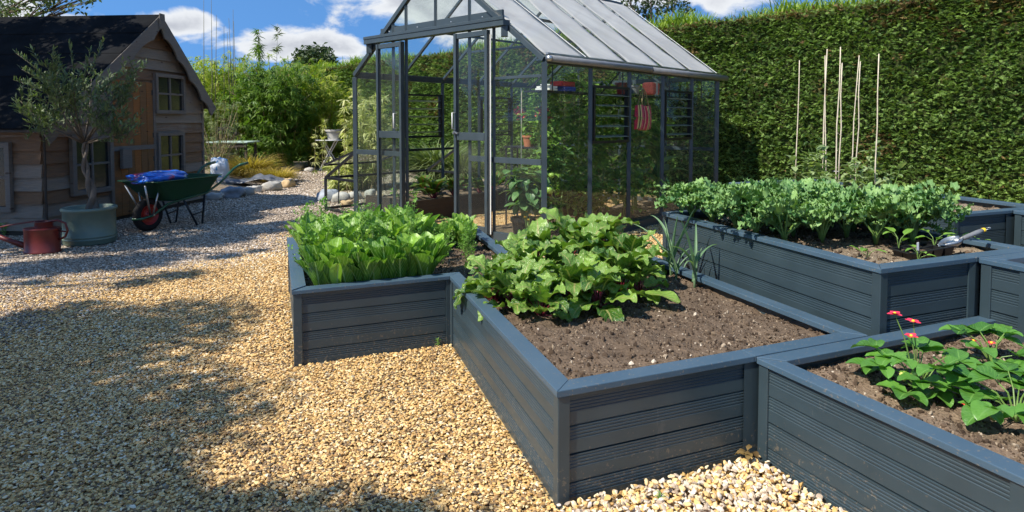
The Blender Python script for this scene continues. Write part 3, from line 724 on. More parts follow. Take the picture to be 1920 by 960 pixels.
# ---------- beetroot
def beet_proto(seed,big=1.0):
    rr=random.Random(seed); b=MB(); s=MB(); n=rr.randint(14,18)
    for k in range(n):
        a=k*2.4+rr.uniform(-.3,.3); f=k/n; up=math.radians(rr.uniform(50,84) if k%3 else rr.uniform(22,48)); sl=(rr.uniform(.09,.17) if k%3 else rr.uniform(.06,.11))*big
        d=np.array((-math.sin(a),math.cos(a),0)); e=d*math.cos(up)*sl+np.array((0,0,math.sin(up)*sl)); m=e*.5+np.array((0,0,.01))
        s.tube([d*.01,m,e],[.0048,.0036,.0028],5)
        T=leaf(15,8,rr.uniform(.15,.245)*big,w_beet,up-rr.uniform(-.1,.25),-rr.uniform(.5,2.0),rr.uniform(.1,.5),.055,3.6,seed*70+k,cr=.020,twist=rr.uniform(-.5,.5))
        put(b,T,a,e)
    t=empty('beetroot_plant'); b.build('foliage',M['beet'],t,smooth=True); s.build('stems',M['stem_red'],t,smooth=True); return t
B_proto=[beet_proto(s) for s in (1,2,3,4)]
beets=[(925,556,.85),(968,572,.85),(1015,585,.8),(1075,560,1),(1120,572,.95),(1165,545,1.05),(1180,510,1.1),(1100,500,1.15),(1040,520,1.0),(985,525,1.0),(925,540,.9),(1130,475,1.2),(1065,480,1.2),(1010,490,1.0),(1200,545,.8),(1000,555,.9)]
for i,(px,py,s_) in enumerate(sorted(beets)):
    x,y=G(px,py+12,ZM); place(B_proto,x,y,ZM,f'beetroot plant with crinkled green leaves on red stems, {ordn(i)}','beetroot plant','beetroot plants',sc=s_*.98)
# one long leaf lying out over the soil
T=leaf(12,6,.26,lambda v:.12+.33*math.sin(PI*v**1.6),.35,-.65,.25,.02,2,5,cr=.01); b=MB(); x,y=G(1192,566,ZM); put(b,T,-1.15-1.2,(x,y,ZM+.035))
tag(b.build('fallen_leaf',M['beet'],smooth=True),'single long beet leaf lying flopped across the bare soil','leaf')
# ---------- leeks
def leek_proto(seed):
    rr=random.Random(seed); b=MB()
    for k in range(7):
        T=leaf(14,2,rr.uniform(.22,.40),w_strap,math.radians(rr.uniform(70,88)),-rr.uniform(.1,2.2),.9,0,1,seed*9+k); put(b,T,k%2*PI+rr.uniform(-.5,.5),(rr.uniform(-.006,.006),rr.uniform(-.006,.006),.02+.012*k))
    b.tube([(0,0,-.02),(0,0,.10)],[.008,.006],7,rnd=.9)
    return b.build('leek',M['leek'],smooth=True)
K_proto=[leek_proto(s) for s in (1,2,3)]
for i,(px,py,s_) in enumerate([(1258,518,1.05),(1268,528,.75),(1302,538,1.0)]):
    x,y=G(px,py,ZM); place([K_proto[i]],x,y,ZM,['tall thin leek seedling furthest from the camera beside the bed edge','small drooping leek seedling between its two taller neighbours','thin leek seedling nearest the bare soil with one arching leaf'][i],'leek',sc=s_,rz=.6+i)
# ---------- kale
def kale_proto(seed):
    rr=random.Random(seed); b=MB(); s=MB(); n=rr.randint(11,14)
    for k in range(n):
        a=k*2.4+rr.uniform(-.4,.4); up=math.radians(rr.uniform(35,80)); sl=rr.uniform(.05,.12)
        d=np.array((-math.sin(a),math.cos(a),0)); e=d*math.cos(up)*sl+np.array((0,0,math.sin(up)*sl+.04)); s.tube([(0,0,.0),d*.01+np.array((0,0,.04)),e],[.006,.005,.0035],4)
        T=leaf(20,10,rr.uniform(.09,.135),w_oval,up-.1,-rr.uniform(.6,1.6),.3,.11,7.5,seed*90+k,cr=.035,twist=rr.uniform(-.4,.4)); put(b,T,a,e)
        # curled rosette pieces along the edge
        for q in range(12):
            T=leaf(6,6,rr.uniform(.03,.052),w_oval,up+rr.uniform(-.6,.8),-rr.uniform(.5,2),.2,.16,3.6,seed*900+k*9+q,cr=.10)
            put(b,T,a+rr.uniform(-1.6,1.6),e+d*rr.uniform(.02,.13)+np.array((rr.uniform(-.04,.04),rr.uniform(-.04,.04),rr.uniform(-.01,.05))))
    t=empty('curly_kale'); b.build('foliage',M['kale'],t,smooth=True); s.build('stems',M['stem_green'],t,smooth=True); return t
KA=[kale_proto(s) for s in (1,2,3,4)]
k0=np.array(BED_KALE[0]); kd=unit(np.array(BED_KALE[1])-k0); ka=unit((.93,.37))
kp=[]
for r_ in range(4):
    for c_ in range(6):
        v=.13+c_*.21+(.08 if r_%2 else 0); u=.15+r_*.235
        if v>1.28 and r_<2 and c_==5: continue
        kp.append((u+random.uniform(-.03,.03),v+random.uniform(-.03,.03)))
kp=[(u,v) for (u,v) in kp if v<1.02+.16*u*3]
kp=[(u,v) for (u,v) in kp if not (u>.36 and v<.36)]
kp+= [(.86,1.22),(.95,1.05)]
for i,(u,v) in enumerate(sorted(kp,key=lambda q:-q[1])):
    p=k0+kd*v+ka*u
    row=['against the left boards','in the second row','in the third row','in the row furthest right'][min(3,int(max(0,u-.03)/.235))]
    place(KA,p[0],p[1],ZK,f'curly kale plant {row}, {i+1} from the near end','kale','curly kale plants',sc=1.45)
# seedlings in front of the kale, and elsewhere
def seedling_proto(seed,n=4,s0=.05,h=.06):
    rr=random.Random(seed); b=MB(); s=MB()
    for k in range(n):
        a=k*6.28/n+rr.uniform(-.4,.4); e=(math.cos(a)*h*.5,math.sin(a)*h*.5,h*rr.uniform(.5,1.1)); s.tube([(0,0,0),(e[0]*.3,e[1]*.3,e[2]*.7),e],[.002,.0018,.0012],4)
        put(b,leaf(6,4,s0*rr.uniform(.7,1.2),w_oval,rr.uniform(-.1,.7),-rr.uniform(.3,1.0),.25,.02,2,seed*30+k),a-PI/2,e)
    t=empty('seedling'); b.build('leaves',M['seedling'],t,smooth=True); s.build('stems',M['stem_green'],t); return t
SE=[seedling_proto(s) for s in (1,2)]
for px,py,lab,s_ in ((1627,488,'small two leaved seedling at the near corner of the kale bed',1.0),(1722,492,'small pale seedling on the soil in front of the seed tray',1.0),(1800,462,'leafy seedling lying on the soil beyond the trowel',1.1),(1838,462,'tiny seedling at the right corner of the kale bed',.7)):
    x,y=G(px,py,ZK); place(SE,x,y,ZK,lab,'seedling',sc=s_)
# ---------- strawberries
def strawberry(seed,flower,nl=9,name='strawberry_plant'):
    rr=random.Random(seed); b=MB(); s=MB(); t=empty(name)
    for k in range(nl):
        a=k*2.4+rr.uniform(-.3,.3); H=rr.uniform(.03,.13); l=rr.uniform(.05,.14); e=np.array((math.cos(a)*l,math.sin(a)*l,H)); s.tube([(0,0,0),(e[0]*.4,e[1]*.4,H*.75),e],[.0028,.0024,.0018],5)
        for q in (-1.25,0,1.25):
            W=lambda v:max(.03,.80*math.sin(PI*v**.8)**.6*(1+.05*math.sin(v*60)))
            put(b,leaf(11,6,rr.uniform(.055,.09),W,rr.uniform(-.1,.5),-rr.uniform(.2,.9),.38,.02,2.2,seed*30+k*3+int(q*2)+5,cr=.012),a-PI/2+q,e,rnd=rr.random())
    b.build('foliage',M['straw_leaf'],t,smooth=True)
    for (x,y,z,r) in flower:
        s.tube([(x*.1,y*.1,.02),(x*.6,y*.6,z*.7),(x,y,z)],[.0022,.002,.0015],5)
        f=MB()
        for k in range(5):
            put(f,leaf(3,3,r,lambda v:.95*math.sin(PI*min(.98,v**.7+.03))**.5,rr.uniform(.1,.5),-.3,.1),k*1.257+rr.uniform(-.2,.2),(x,y,z))
        fl=f.build('flower',M['petal_red'],t,smooth=True); c=MB(); c.lathe([(0,.006),(.004,.005),(.0055,.001),(.004,-.002)],(x,y,z+.002),8); c.build('flower_centre',M['petal_yellow'],fl,smooth=True)
    s.build('stems',M['stem_green'],t); return t
def berry(t,x,y,z,r,mat='berry_pale'):
    b=MB(); b.lathe([(0.0001,-r*1.5),(r*.45,-r*1.2),(r*.85,-r*.4),(r,.2*r),(r*.7,r*.7),(.0001,r*.85)],(x,y,z),10); o=b.build('berry',M[mat],t,smooth=True)
    c=MB()
    for k in range(5): put(c,leaf(2,2,r*1.1,w_oval,.1,-.8),k*1.257,(x,y,z+r*.8))
    c.build('calyx',M['seedling'],o)
def sp(px,py): x,y=G(px,py,ZS); return x,y
x,y=sp(1722,735); s1=strawberry(1,[(-.075,.02,.26,.024),(-.015,.015,.235,.025),(-.03,.00,.19,.023)],19); tag(s1,'strawberry plant with three raised red flowers nearest the bed corner','strawberry plant'); s1.location=(x,y,ZS)
berry(s1,-.07,-.03,.07,.014); berry(s1,-.04,-.035,.075,.010); berry(s1,.02,-.03,.055,.010)
x,y=sp(1860,690); s2=strawberry(2,[(-.05,.03,.09,.014),(.01,.02,.085,.017)],12); tag(s2,'small strawberry plant with two low red and yellow flowers behind its neighbours','strawberry plant'); s2.location=(x,y,ZS)
x,y=sp(1905,790); s3=strawberry(3,[(-.12,.05,.03,.012)],17); tag(s3,'strawberry plant cut by the right edge of the picture with pale unripe fruit','strawberry plant'); s3.location=(x,y,ZS)
berry(s3,-.085,-.02,.03,.014); berry(s3,-.03,.0,.03,.009); berry(s3,-.07,.045,.03,.012)
for s_ in (s1,s2,s3): s_.scale=(1.05,1.05,1.05)
# ---------- canes and plants of the far bed
canes=[(1491,338,1499,113,.67),(1541,358,1551,92,.67),(1549,350,1547,104,.67),(1567,368,1576,88,.67),(1572,350,1579,118,.67),(1594,340,1611,104,.67),(1604,348,1613,115,.67),(1640,362,1648,101,.67)]
for i,(bx,by,tx,ty,z) in enumerate(canes):
    gx,gy=G(bx,by,ZC); tp=AT(tx,ty,gy+.02); b=MB(); a=np.array((gx,gy,ZC-.05)); e=np.array(tp); m=(a+e)/2+np.array((random.uniform(-.012,.012),0,0))
    b.tube([a,a*.75+e*.25+np.array((random.uniform(-.006,.006),0,0)),m,a*.25+e*.75+np.array((random.uniform(-.006,.006),0,0)),e],[.0062,.006,.0056,.0052,.0045],6)
    for k in range(1,9):
        p=a+(e-a)*k/9; b.lathe([(.005,-.003),(.0072,0),(.005,.003)],p,6)
    o=b.build('garden_cane',M['cane'] if i!=3 else M['cane'],smooth=True); tag(o,f'thin tan bamboo cane standing in the far bed by the hedge, {ordn(i)}','cane','bamboo canes in the far bed')
def bushy(seed,h,n,mat,lw=.055,name='broad_bean_plant',spread=.10,stems=3,wf=w_oval,st='stem_green'):
    rr=random.Random(seed); b=MB(); s=MB(); t=empty(name)
    for q in range(stems):
        a=rr.uniform(0,6.28); top=np.array((math.cos(a)*spread*rr.uniform(.2,1),math.sin(a)*spread*rr.uniform(.2,1),h*rr.uniform(.75,1))); s.tube([(0,0,0),top*.5+np.array((0,0,.02)),top],[.0045,.0035,.002],5)
        for k in range(n//stems):
            f=rr.uniform(.12,1); p=top*f; a2=rr.uniform(0,6.28); put(b,leaf(5,3,lw*rr.uniform(.6,1.3),wf,rr.uniform(-.3,.9),-rr.uniform(.2,1.2),.2,.02,1.5,seed*100+q*40+k),a2,p+np.array((math.cos(a2),math.sin(a2),0))*.008)
    b.build('foliage',M[mat],t,smooth=True); s.build('stems',M[st],t); return t
bp=[(1500,350,.34,30),(1522,352,.36,34),(1545,362,.42,36),(1585,356,.32,26),(1605,368,.34,24),(1645,360,.50,34),(1672,372,.26,14),(1560,375,.24,14),(1618,362,.3,20)]
for i,(px,py,h,n) in enumerate(bp):
    x,y=G(px,py,ZC); t=bushy(40+i,h*1.1,int(n*1.7),'bean',.085); t.location=(x,y,ZC); tag(t,f'leafy pale green bean plant at the foot of the canes, {ordn(sorted(range(9),key=lambda k:bp[k][0]).index(i))}','bean plant','bean plants among the canes')
b=MB()
x,y=G(1566,360,ZC)
for k in range(5): put(b,leaf(3,3,.035,w_oval,.4,-.4,.1),k*1.257,(x,y,ZC+.19))
b.tube([(x,y,ZC),(x+.005,y,ZC+.19)],[.003,.002],5); tag(b.build('white_flower',M['paper']),'single small white flower low among the bean plants','flower')
x,y=G(1655,383,ZC); b=MB(); b.tube([(x-.02,y,ZC-.05),(x,y,ZC+.06),(x+.03,y,ZC+.14)],[.022,.02,.024],7); tag(b.build('wooden_stump',M['bark']),'short dark cut stump leaning in the dry soil','stump')
# ---------- seed tray and hand scoop on the kale bed
def seed_tray():
    x,y=G(1730,482,ZK); t=thing('seed_tray','black plastic seed tray lying tilted on the soil with seedlings in it','tray',(x,y,ZK),.30)
    b=MB(); W,D,H=.28,.11,.05
    for i in range(4):
        for j in range(2):
            cx=-W/2+W*(i+.5)/4; cy=-D/2+D*(j+.5)/2; o_=W/8-.004; i_=o_*.72
            V=[(cx-o_,cy-o_,H),(cx+o_,cy-o_,H),(cx+o_,cy+o_*.8,H),(cx-o_,cy+o_*.8,H),(cx-i_,cy-i_,0),(cx+i_,cy-i_,0),(cx+i_,cy+i_*.8,0),(cx-i_,cy+i_*.8,0)]
            b.add(V,[(0,1,5,4),(1,2,6,5),(2,3,7,6),(3,0,4,7),(4,5,6,7)])
    b.build('cells',M['black_plastic'],t)
    b=MB()
    for (c,s_) in (((0,-D/2-.002,H),(W+.02,.012,.006)),((0,D/2+.002,H),(W+.02,.012,.006)),((-W/2-.004,0,H),(.012,D,.006)),((W/2+.004,0,H),(.012,D,.006)),((0,0,H),(W,.008,.004)),((0,0,H-.001),(.008,D,.004)),((-W/4,0,H-.001),(.008,D,.004)),((W/4,0,H-.001),(.008,D,.004))): b.box(c,s_)
    b.build('rim',M['black_plastic'],t,bevel=.0015)
    b=MB(); b.box((-.03,0,H-.015),(W*.45,D*.8,.012)); b.build('compost',M['soil'],t)
    b=MB(); b.box((-.055,-.02,H+.012),(.012,.002,.05)); b.build('plant_label',M['paper'],t)
    t.rotation_euler=(.04,-.08,.30)
    for i,(dx,dy,px) in enumerate(((-.12,.0,0),(.07,.02,0))):
        s_=seedling_proto(20+i,4,.062,.07); s_.location=(x+dx,y+dy,ZK+.045); tag(s_,['small seedling with pale round leaves at the left end of the black tray','taller seedling with round leaves at the right end of the black tray'][i],'seedling')
    # scoop
    p0=np.array((x+.10,y+.0,ZK+.055)); d=unit((.93,.16,.30)); t2=thing('hand_scoop','shiny grey hand scoop with a yellow end resting on the seed tray','garden scoop')
    side=unit(np.cross(d,(0,0,1))); up=np.cross(side,d); V=[];n=9; m=9
    for i in range(m):
        f=i/(m-1); q=p0+d*(f*.13-.02); r=.036*(math.sin(min(1,f*1.6+.12)*PI*.5))*(1 if f<.72 else 1-(f-.72)*2.4)
        for k in range(n):
            a=-PI*.55+PI*1.1*k/(n-1); V.append(q+side*math.sin(a)*r+up*(-math.cos(a)*r+.012))
    F=[(i*n+k,i*n+k+1,(i+1)*n+k+1,(i+1)*n+k) for i in range(m-1) for k in range(n-1)]
    b=MB(); b.add(V,F); o=b.build('scoop_blade',M['steel'],t2,smooth=True); so2=o.modifiers.new('thickness','SOLIDIFY'); so2.thickness=.0015
    h0=p0+d*.10; b=MB(); b.tube([h0,h0+d*.03,h0+d*.10,h0+d*.135],[.008,.011,.0125,.011],10); b.build('handle',M['tube_grey'],t2,smooth=True)
    b=MB(); b.tube([h0+d*.135,h0+d*.15],[.012,.010],10); b.build('end_cap',M['petal_yellow'],t2,smooth=True)
    b=MB(); c=h0+d*.165; b.tube([c+d*.016*math.cos(a)+side*.011*math.sin(a) for a in np.linspace(0,2*PI,13)],.0018,4); b.build('hanging_loop',M['steel'],t2,smooth=True)
seed_tray()
# ---------- small weeds in the gravel
for i,(px,py,lab) in enumerate(((822,648,'tiny green weed growing from gravel at the foot of the inner bed corner'),(1236,948,'tiny green weed among the coarse pale pebbles'))):
    x,y=G(px,py,0); t=bushy(90+i,.05,14,'seedling',.02,'weed',.012,2,w_lance); t.location=(x,y,0); tag(t,lab,'weed')
b=MB()
x,y=G(1400,860,0)
for k in range(7): put(b,leaf(4,3,random.uniform(.03,.05),w_oval,random.uniform(-.2,.8),-1.2,.4,.08,2,700+k),random.uniform(0,6.28),(x-.02+random.uniform(-.03,.03),y-.05+random.uniform(-.02,.02),.04+random.uniform(0,.03)))
tag(b.build('dry_leaves',M['hedge_brown'],smooth=True),'curled brown dead leaves caught in the corner of the near bed','dead leaves',kind='stuff')
# ================================================================ greenhouse
GO=np.array((.32,6.30)); GU=unit((-.735,.678)); GS=unit((.678,.735)); GW=3.30; GL=3.87; GE=1.90; GR=3.14
def gp(u,s,z): p=GO+GU*u+GS*s; return np.array((p[0],p[1],z))
U3=np.array((*GU,0)); S3=np.array((*GS,0)); Z3=np.array((0,0,1.0))
RW=math.atan2(GU[1],GU[0]); RSr=math.atan2(GS[1],GS[0])
def roofz(u): return GE+(GR-GE)*(1-abs(u-GW/2)/(GW/2))
def make_greenhouse():
    t=thing('greenhouse','dark grey framed glass greenhouse with open sliding double doors','greenhouse',(0,0,0))
    def fr(name,segs,mat='metal',bev=.002,par=t,**kw):
        b=MB()
        for a,c,w_,h_ in segs: b.bar(a,c,w_,h_)
        return b.build(name,M[mat],par,bevel=bev)
    # base, eaves, ridge
    fr('base_rail',[(gp(0,0,.04),gp(0,GL,.04),.06,.10)]); fr('base_rail',[(gp(GW,0,.04),gp(GW,GL,.04),.06,.10)])
    fr('base_rail',[(gp(.03,GL,.04),gp(GW-.03,GL,.04),.06,.10)]); fr('base_rail',[(gp(.03,0,.045),gp(.72,0,.045),.05,.12)]); fr('base_rail',[(gp(2.2,0,.045),gp(GW-.03,0,.045),.05,.12)])
    for u in (0,GW): fr('eaves_bar',[(gp(u,0,GE),gp(u,GL,GE),.05,.085)])
    fr('ridge_bar',[(gp(GW/2,0,GR),gp(GW/2,GL,GR),.06,.07)])
    bays=[i*GL/5 for i in range(6)]
    for s in bays:
        corner=s in (bays[0],bays[-1])
        for u in (0,GW):
            fr('corner_post' if corner else 'side_post',[(gp(u,s,0),gp(u,s,GE-.03),.055 if corner else .032,.055 if corner else .045)])
        for u,v in ((0,GW/2),(GW,GW/2)): fr('rafter',[(gp(u,s,GE),gp(v,s,GR),.05 if corner else .03,.055 if corner else .035)])
    # gable ends
    for s in (0,GL):
        us=[.706,1.08,GW/2,2.2,2.46] if s==0 else [.82,1.65,2.48]
        for u in us:
            z0=0 if not (s==0 and abs(u-GW/2)<.01) else 2.36
            fr('gable_post',[(gp(u,s+.01,z0),gp(u,s+.01,roofz(u)-.03),.035,.035)])
        if s==0:
            fr('cross_rail',[(gp(.03,0,.876),gp(1.07,0,.876),.03,.06)]); fr('cross_rail',[(gp(2.21,0,.876),gp(GW-.03,0,.876),.03,.06)])
            fr('cross_rail',[(gp(.58,.02,2.42),gp(2.72,.02,2.42),.03,.075)])
            fr('cross_rail',[(gp(.03,.0,1.74),gp(.68,0,1.74),.022,.03)])
        else:
            fr('cross_rail',[(gp(.03,s,GE),gp(GW-.03,s,GE),.04,.07)])
            fr('cross_rail',[(gp(.03,s,.876),gp(GW-.03,s,.876),.03,.05)])
    # collar ties and diagonal braces under the roof
    for s in (bays[2],bays[4]): fr('roof_tie',[(gp(.55,s,roofz(.55)-.03),gp(GW-.55,s,roofz(.55)-.03),.02,.03)],'metal')
    for u in (.8,GW-.8): fr('purlin',[(gp(u,.03,roofz(u)-.03),gp(u,GL-.03,roofz(u)-.03),.025,.03)])
    # sliding door track standing proud of the front
    tr=MB(); tr.bar(gp(.46,-.055,2.30),gp(2.93,-.055,2.30),.105,.06); tr.bar(gp(.46,-.10,2.345),gp(2.93,-.10,2.345),.03,.035)
    for u in (.50,2.89): tr.bar(gp(u,-.045,2.27),gp(u,-.045,2.16),.07,.07)
    tr.build('door_track',M['metal'],t,bevel=.003)
    bl=MB()
    for u in (.85,1.35,1.95,2.5): bl.lathe([(0,.012),(.006,.01),(.009,0)],gp(u,-.02,2.40),6)
    bl.build('track_bolts',M['steel'],t)
    # doors
    for (u0,u1,hs) in ((.706,1.235,1),(2.17,2.69,0)):
        d=MB(); s=-.07
        d.bar(gp(u0+.022,s,.06),gp(u0+.022,s,2.25),.052 if hs else .06,.04,up=U3); d.bar(gp(u1-.022,s,.06),gp(u1-.022,s,2.25),.05,.04,up=U3)
        d.bar(gp(u0+.05,s,2.22),gp(u1-.05,s,2.22),.04,.055); d.bar(gp(u0+.05,s,1.12),gp(u1-.05,s,1.12),.042,.085); d.bar(gp(u0+.05,s,.10),gp(u1-.05,s,.10),.04,.10)
        do=d.build('sliding_door',M['metal'],t,bevel=.003)
        g=MB()
        for (z0,z1) in ((.15,1.08),(1.16,2.19)):
            c=gp((u0+u1)/2,s,(z0+z1)/2); g.box(c,(u1-u0-.09,.004,z1-z0),RW)
        g.build('door_glass',M['glass'],do)
        hu=(u1-.03) if hs else (u0+.10)
        h=MB(); h.tube([gp(hu,s-.02,1.20),gp(hu,s-.07,1.20),gp(hu,s-.07,1.38),gp(hu,s-.02,1.38)],.007,6); h.build('door_handle',M['white_metal'],do,smooth=True)
        if hs:
            h=MB(); h.bar(gp(hu+.02,s-.03,1.17),gp(hu-.05,s-.03,1.15),.02,.02); h.tube([gp(hu,s-.02,1.155),gp(hu,s-.06,1.155)],.012,8); h.build('door_lock',M['steel'],do,smooth=False)
    b=MB(); b.bar(gp(.695,-.052,.08),gp(.695,-.052,2.2),.012,.012,up=U3); b.build('brush_strip',M['white_metal'],t)
    # wall glass
    def pane(pts,off):
        g=MB(); g.slab(pts,off); g.build('glass_pane',M['glass'],t)
    for i in range(5):
        s0,s1=bays[i]+.018,bays[i+1]-.018
        for u in (0,GW):
            lou=i in (1,3)
            o=U3*.004
            if lou:
                pane([gp(u,s0,.09),gp(u,s1,.09),gp(u,s1,1.04),gp(u,s0,1.04)],o); pane([gp(u,s0,1.68),gp(u,s1,1.68),gp(u,s1,GE-.045),gp(u,s0,GE-.045)],o)
                f=MB(); f.bar(gp(u,s0,1.055),gp(u,s1,1.055),.04,.028); f.bar(gp(u,s0,1.665),gp(u,s1,1.665),.04,.028)
                for s in (s0+.03,s1-.03): f.bar(gp(u,s,1.07),gp(u,s,1.65),.035,.05,up=U3)
                lf=f.build('louvre_frame',M['metal_dark'],t)
                sg=1 if u==0 else -1
                for k in range(5):
                    z=1.12+k*.115; g=MB(); g.slab([gp(u-sg*.05,s0+.055,z-.012),gp(u-sg*.05,s1-.055,z-.012),gp(u+sg*.05,s1-.055,z+.006),gp(u+sg*.05,s0+.055,z+.006)],(0,0,.005)); g.build('louvre_slat',M['slat'],lf)
            else: pane([gp(u,s0,.09),gp(u,s1,.09),gp(u,s1,GE-.045),gp(u,s0,GE-.045)],o)
            v=GW/2
            e0,e1=(u+(.03 if u==0 else -.03)),(v-.03 if u==0 else v+.03)
            if not (u==GW and i==1):
                pane([gp(e0,s0,roofz(e0)+.005),gp(e0,s1,roofz(e0)+.005),gp(e1,s1,roofz(e1)+.005),gp(e1,s0,roofz(e1)+.005)],(0,0,.004))
            else:
                em=GW/2+.62; pane([gp(e0,s0,roofz(e0)+.005),gp(e0,s1,roofz(e0)+.005),gp(em,s1,roofz(em)+.005),gp(em,s0,roofz(em)+.005)],(0,0,.004))
    # roof vent standing open on the far slope
    h0=gp(GW/2+.03,bays[1]+.02,GR); h1=gp(GW/2+.03,bays[2]-.02,GR); dv=unit(U3*.62+Z3*(-.02)); l=.60
    f=MB()
    for a,c in ((h0,h1),(h0+dv*l,h1+dv*l),(h0,h0+dv*l),(h1,h1+dv*l)): f.bar(a,c,.04,.035)
    v=f.build('roof_vent',M['metal'],t,bevel=.002); g=MB(); g.slab([h0,h1,h1+dv*l,h0+dv*l],(0,0,.004)); g.build('vent_glass',M['glass'],v)
    # front gable glass
    def gz(u): return roofz(u)-.04
    for s,cells in ((0,[(.04,.68,.1,.86),(.04,.68,.9,None),(2.24,2.44,.1,.86),(2.24,2.44,.9,2.20),(2.48,GW-.05,.1,.86),(2.48,GW-.05,.9,None),(.62,1.63,2.46,None),(1.67,2.68,2.46,None)]),(GL,[(.04,.80,.1,None),(.84,1.63,.1,None),(1.67,2.46,.1,None),(2.50,GW-.05,.1,None)])):
        for (a,c,z0,z1) in cells:
            if z1 is not None: P=[gp(a,s,z0),gp(c,s,z0),gp(c,s,z1),gp(a,s,z1)]
            else:
                P=[gp(a,s,z0),gp(c,s,z0),gp(c,s,max(z0+.01,gz(c))),gp(a,s,max(z0+.01,gz(a)))]
            pane(P,S3*.004)
    # gutter tube with roller blind and its end boss
    g=MB(); g.tube([gp(-.065,.02,GE+.005),gp(-.065,GL/2,GE+.005)],.034,14); g.build('blind_tube',M['tube_grey'],t,smooth=True)
    g=MB(); g.tube([gp(-.068,GL/2,GE+.0),gp(-.068,GL+.16,GE+.0)],.037,14); g.build('blind_tube',M['tube_grey'],t,smooth=True)
    g=MB(); g.tube([gp(-.065,-.03,GE+.005),gp(-.065,.03,GE+.005)],.030,10); g.build('tube_boss',M['steel'],t,smooth=True)
    g=MB(); g.bar(gp(-.03,.0,GE+.055),gp(-.03,GL+.03,GE+.055),.035,.018); g.build('gutter_lip',M['steel'],t)
    # roof blinds : five strips of pale grey fabric
    strips=[(.00,.68,.02,.52),(.80,1.50,1.02,1.52),(1.58,2.30,1.60,2.28),(2.36,3.02,2.40,3.05),(3.10,3.84,3.14,3.86)]
    for k,(a0,a1,b0,b1) in enumerate(strips):
        b=MB(); n=24; m=10; V=[]
        for i in range(n+1):
            f=i/n; u=-.01+(GW/2-.10)*f
            for j in range(m+1):
                q=j/m; s=(a0+(a1-a0)*q)*(1-f)+(b0+(b1-b0)*q)*f
                sag=.012*math.sin(PI*q)*1.0-.010*math.sin(f*PI*3+k)*math.sin(q*PI)+.006*math.sin(f*23+q*5+k)
                V.append(gp(u,s,roofz(u)+.055-sag))
        F=np.array([(i*(m+1)+j,i*(m+1)+j+1,(i+1)*(m+1)+j+1,(i+1)*(m+1)+j) for i in range(n) for j in range(m)])
        b.add(V,F); o=b.build('roof_blind',M['fabric'],t,smooth=True); md=o.modifiers.new('thickness','SOLIDIFY'); md.thickness=.004
        c=MB(); c.bar(gp(-.012,a0,roofz(0)+.052),gp(-.012,a1,roofz(0)+.052),.014,.012)
        for s in (a0+.18,a1-.12): c.box(gp(-.03,s,roofz(0)+.05),(.03,.04,.02),RW)
        c.build('blind_hem_bar',M['white_metal'],t)
        c=MB(); sd=(a1-.0)
        c.tube([gp(.0,a1+.012,roofz(0)+.07),gp(GW/2-.15,b1+.012,roofz(GW/2-.15)+.07)],.004,4); c.build('guide_cord',M['white_metal'] if k in(0,4) else M['tube_grey'],t)
    # floor soil
    P=[gp(.03,.03,0),gp(GW-.03,.03,0),gp(GW-.03,GL-.03,0),gp(.03,GL-.03,0)]
    poly=[tuple(p[:2]) for p in P]; res=.03; A=np.array(poly); x0,y0=A.min(0); x1,y1=A.max(0)
    for (name,mat,ua,ub,z,sd) in (('earth_floor','soil_gh',.03,1.15,.05,1),('path_floor','path_gold',1.15,2.3,.012,2)):
        pl=[tuple(gp(ua,.03,0)[:2]),tuple(gp(ub,.03,0)[:2]),tuple(gp(ub,GL-.03,0)[:2]),tuple(gp(ua,GL-.03,0)[:2])]
        xs=np.arange(x0,x1,res); ys=np.arange(y0,y1,res); X,Y=np.meshgrid(xs,ys); Z=z+(vn(X,Y,4,4,sd)-.5)*.07+(vn(X,Y,22,3,sd)-.5)*.03
        V=np.stack((X,Y,Z),-1).reshape(-1,3); nx=len(xs); I,J=np.meshgrid(np.arange(nx-1),np.arange(len(ys)-1)); k=(J*nx+I).ravel(); F=np.stack((k,k+1,k+nx+1,k+nx),-1); c=V[F].mean(1); F=F[inpoly(c[:,0],c[:,1],pl)]
        b=MB(); b.add(V,F); b.build(name,M[mat],None,smooth=True,kind='structure')
tt=NT('louvre_glass'); M['slat']=tt.bsdf((.26,.34,.31),.12,0,.9,None,.3)
tt=NT('path_gold'); cc=tt.coord(); v_=tt.N('ShaderNodeTexVoronoi'); v_.inputs['Scale'].default_value=45; tt.L(cc,v_.inputs[0]); s_=tt.N('ShaderNodeSeparateColor'); tt.L(v_.outputs['Color'],s_.inputs[0])
M['path_gold']=tt.bsdf(tt.ramp(s_.outputs[0],[(0,(.2,.11,.04)),(.4,(.5,.3,.12)),(1,(.66,.47,.24))]),.9,0,.2,tt.bump(v_.outputs['Distance'],1,.02))
make_greenhouse()
# ---------------------------------------------------------------- things inside the greenhouse
def gloc(u,s,z=0): return tuple(gp(u,s,z))
t=thing('raised_bed','low dark timber bed inside the greenhouse along its left wall','raised bed')
b=MB(); b.bar(gp(2.22,.10,.14),gp(2.22,3.3,.14),.035,.30); b.build('side_board',M['old_plank'],t,bevel=.003); b=MB(); b.bar(gp(2.24,.10,.14),gp(3.2,.10,.14),.035,.30); b.build('end_board',M['old_plank'],t,bevel=.003)
b=MB(); V=[];F=[]
xs=np.linspace(2.24,3.26,24); ys=np.linspace(.12,3.3,70)
for s in ys:
    for u in xs: p=gp(u,s,0); p[2]=.25+(vn(p[0],p[1],8,3,3)-.5)*.07; V.append(p)
F=np.array([(j*24+i,j*24+i+1,(j+1)*24+i+1,(j+1)*24+i) for j in range(69) for i in range(23)]); b.add(V,F); b.build('soil',M['soil_gh'],t,smooth=True)
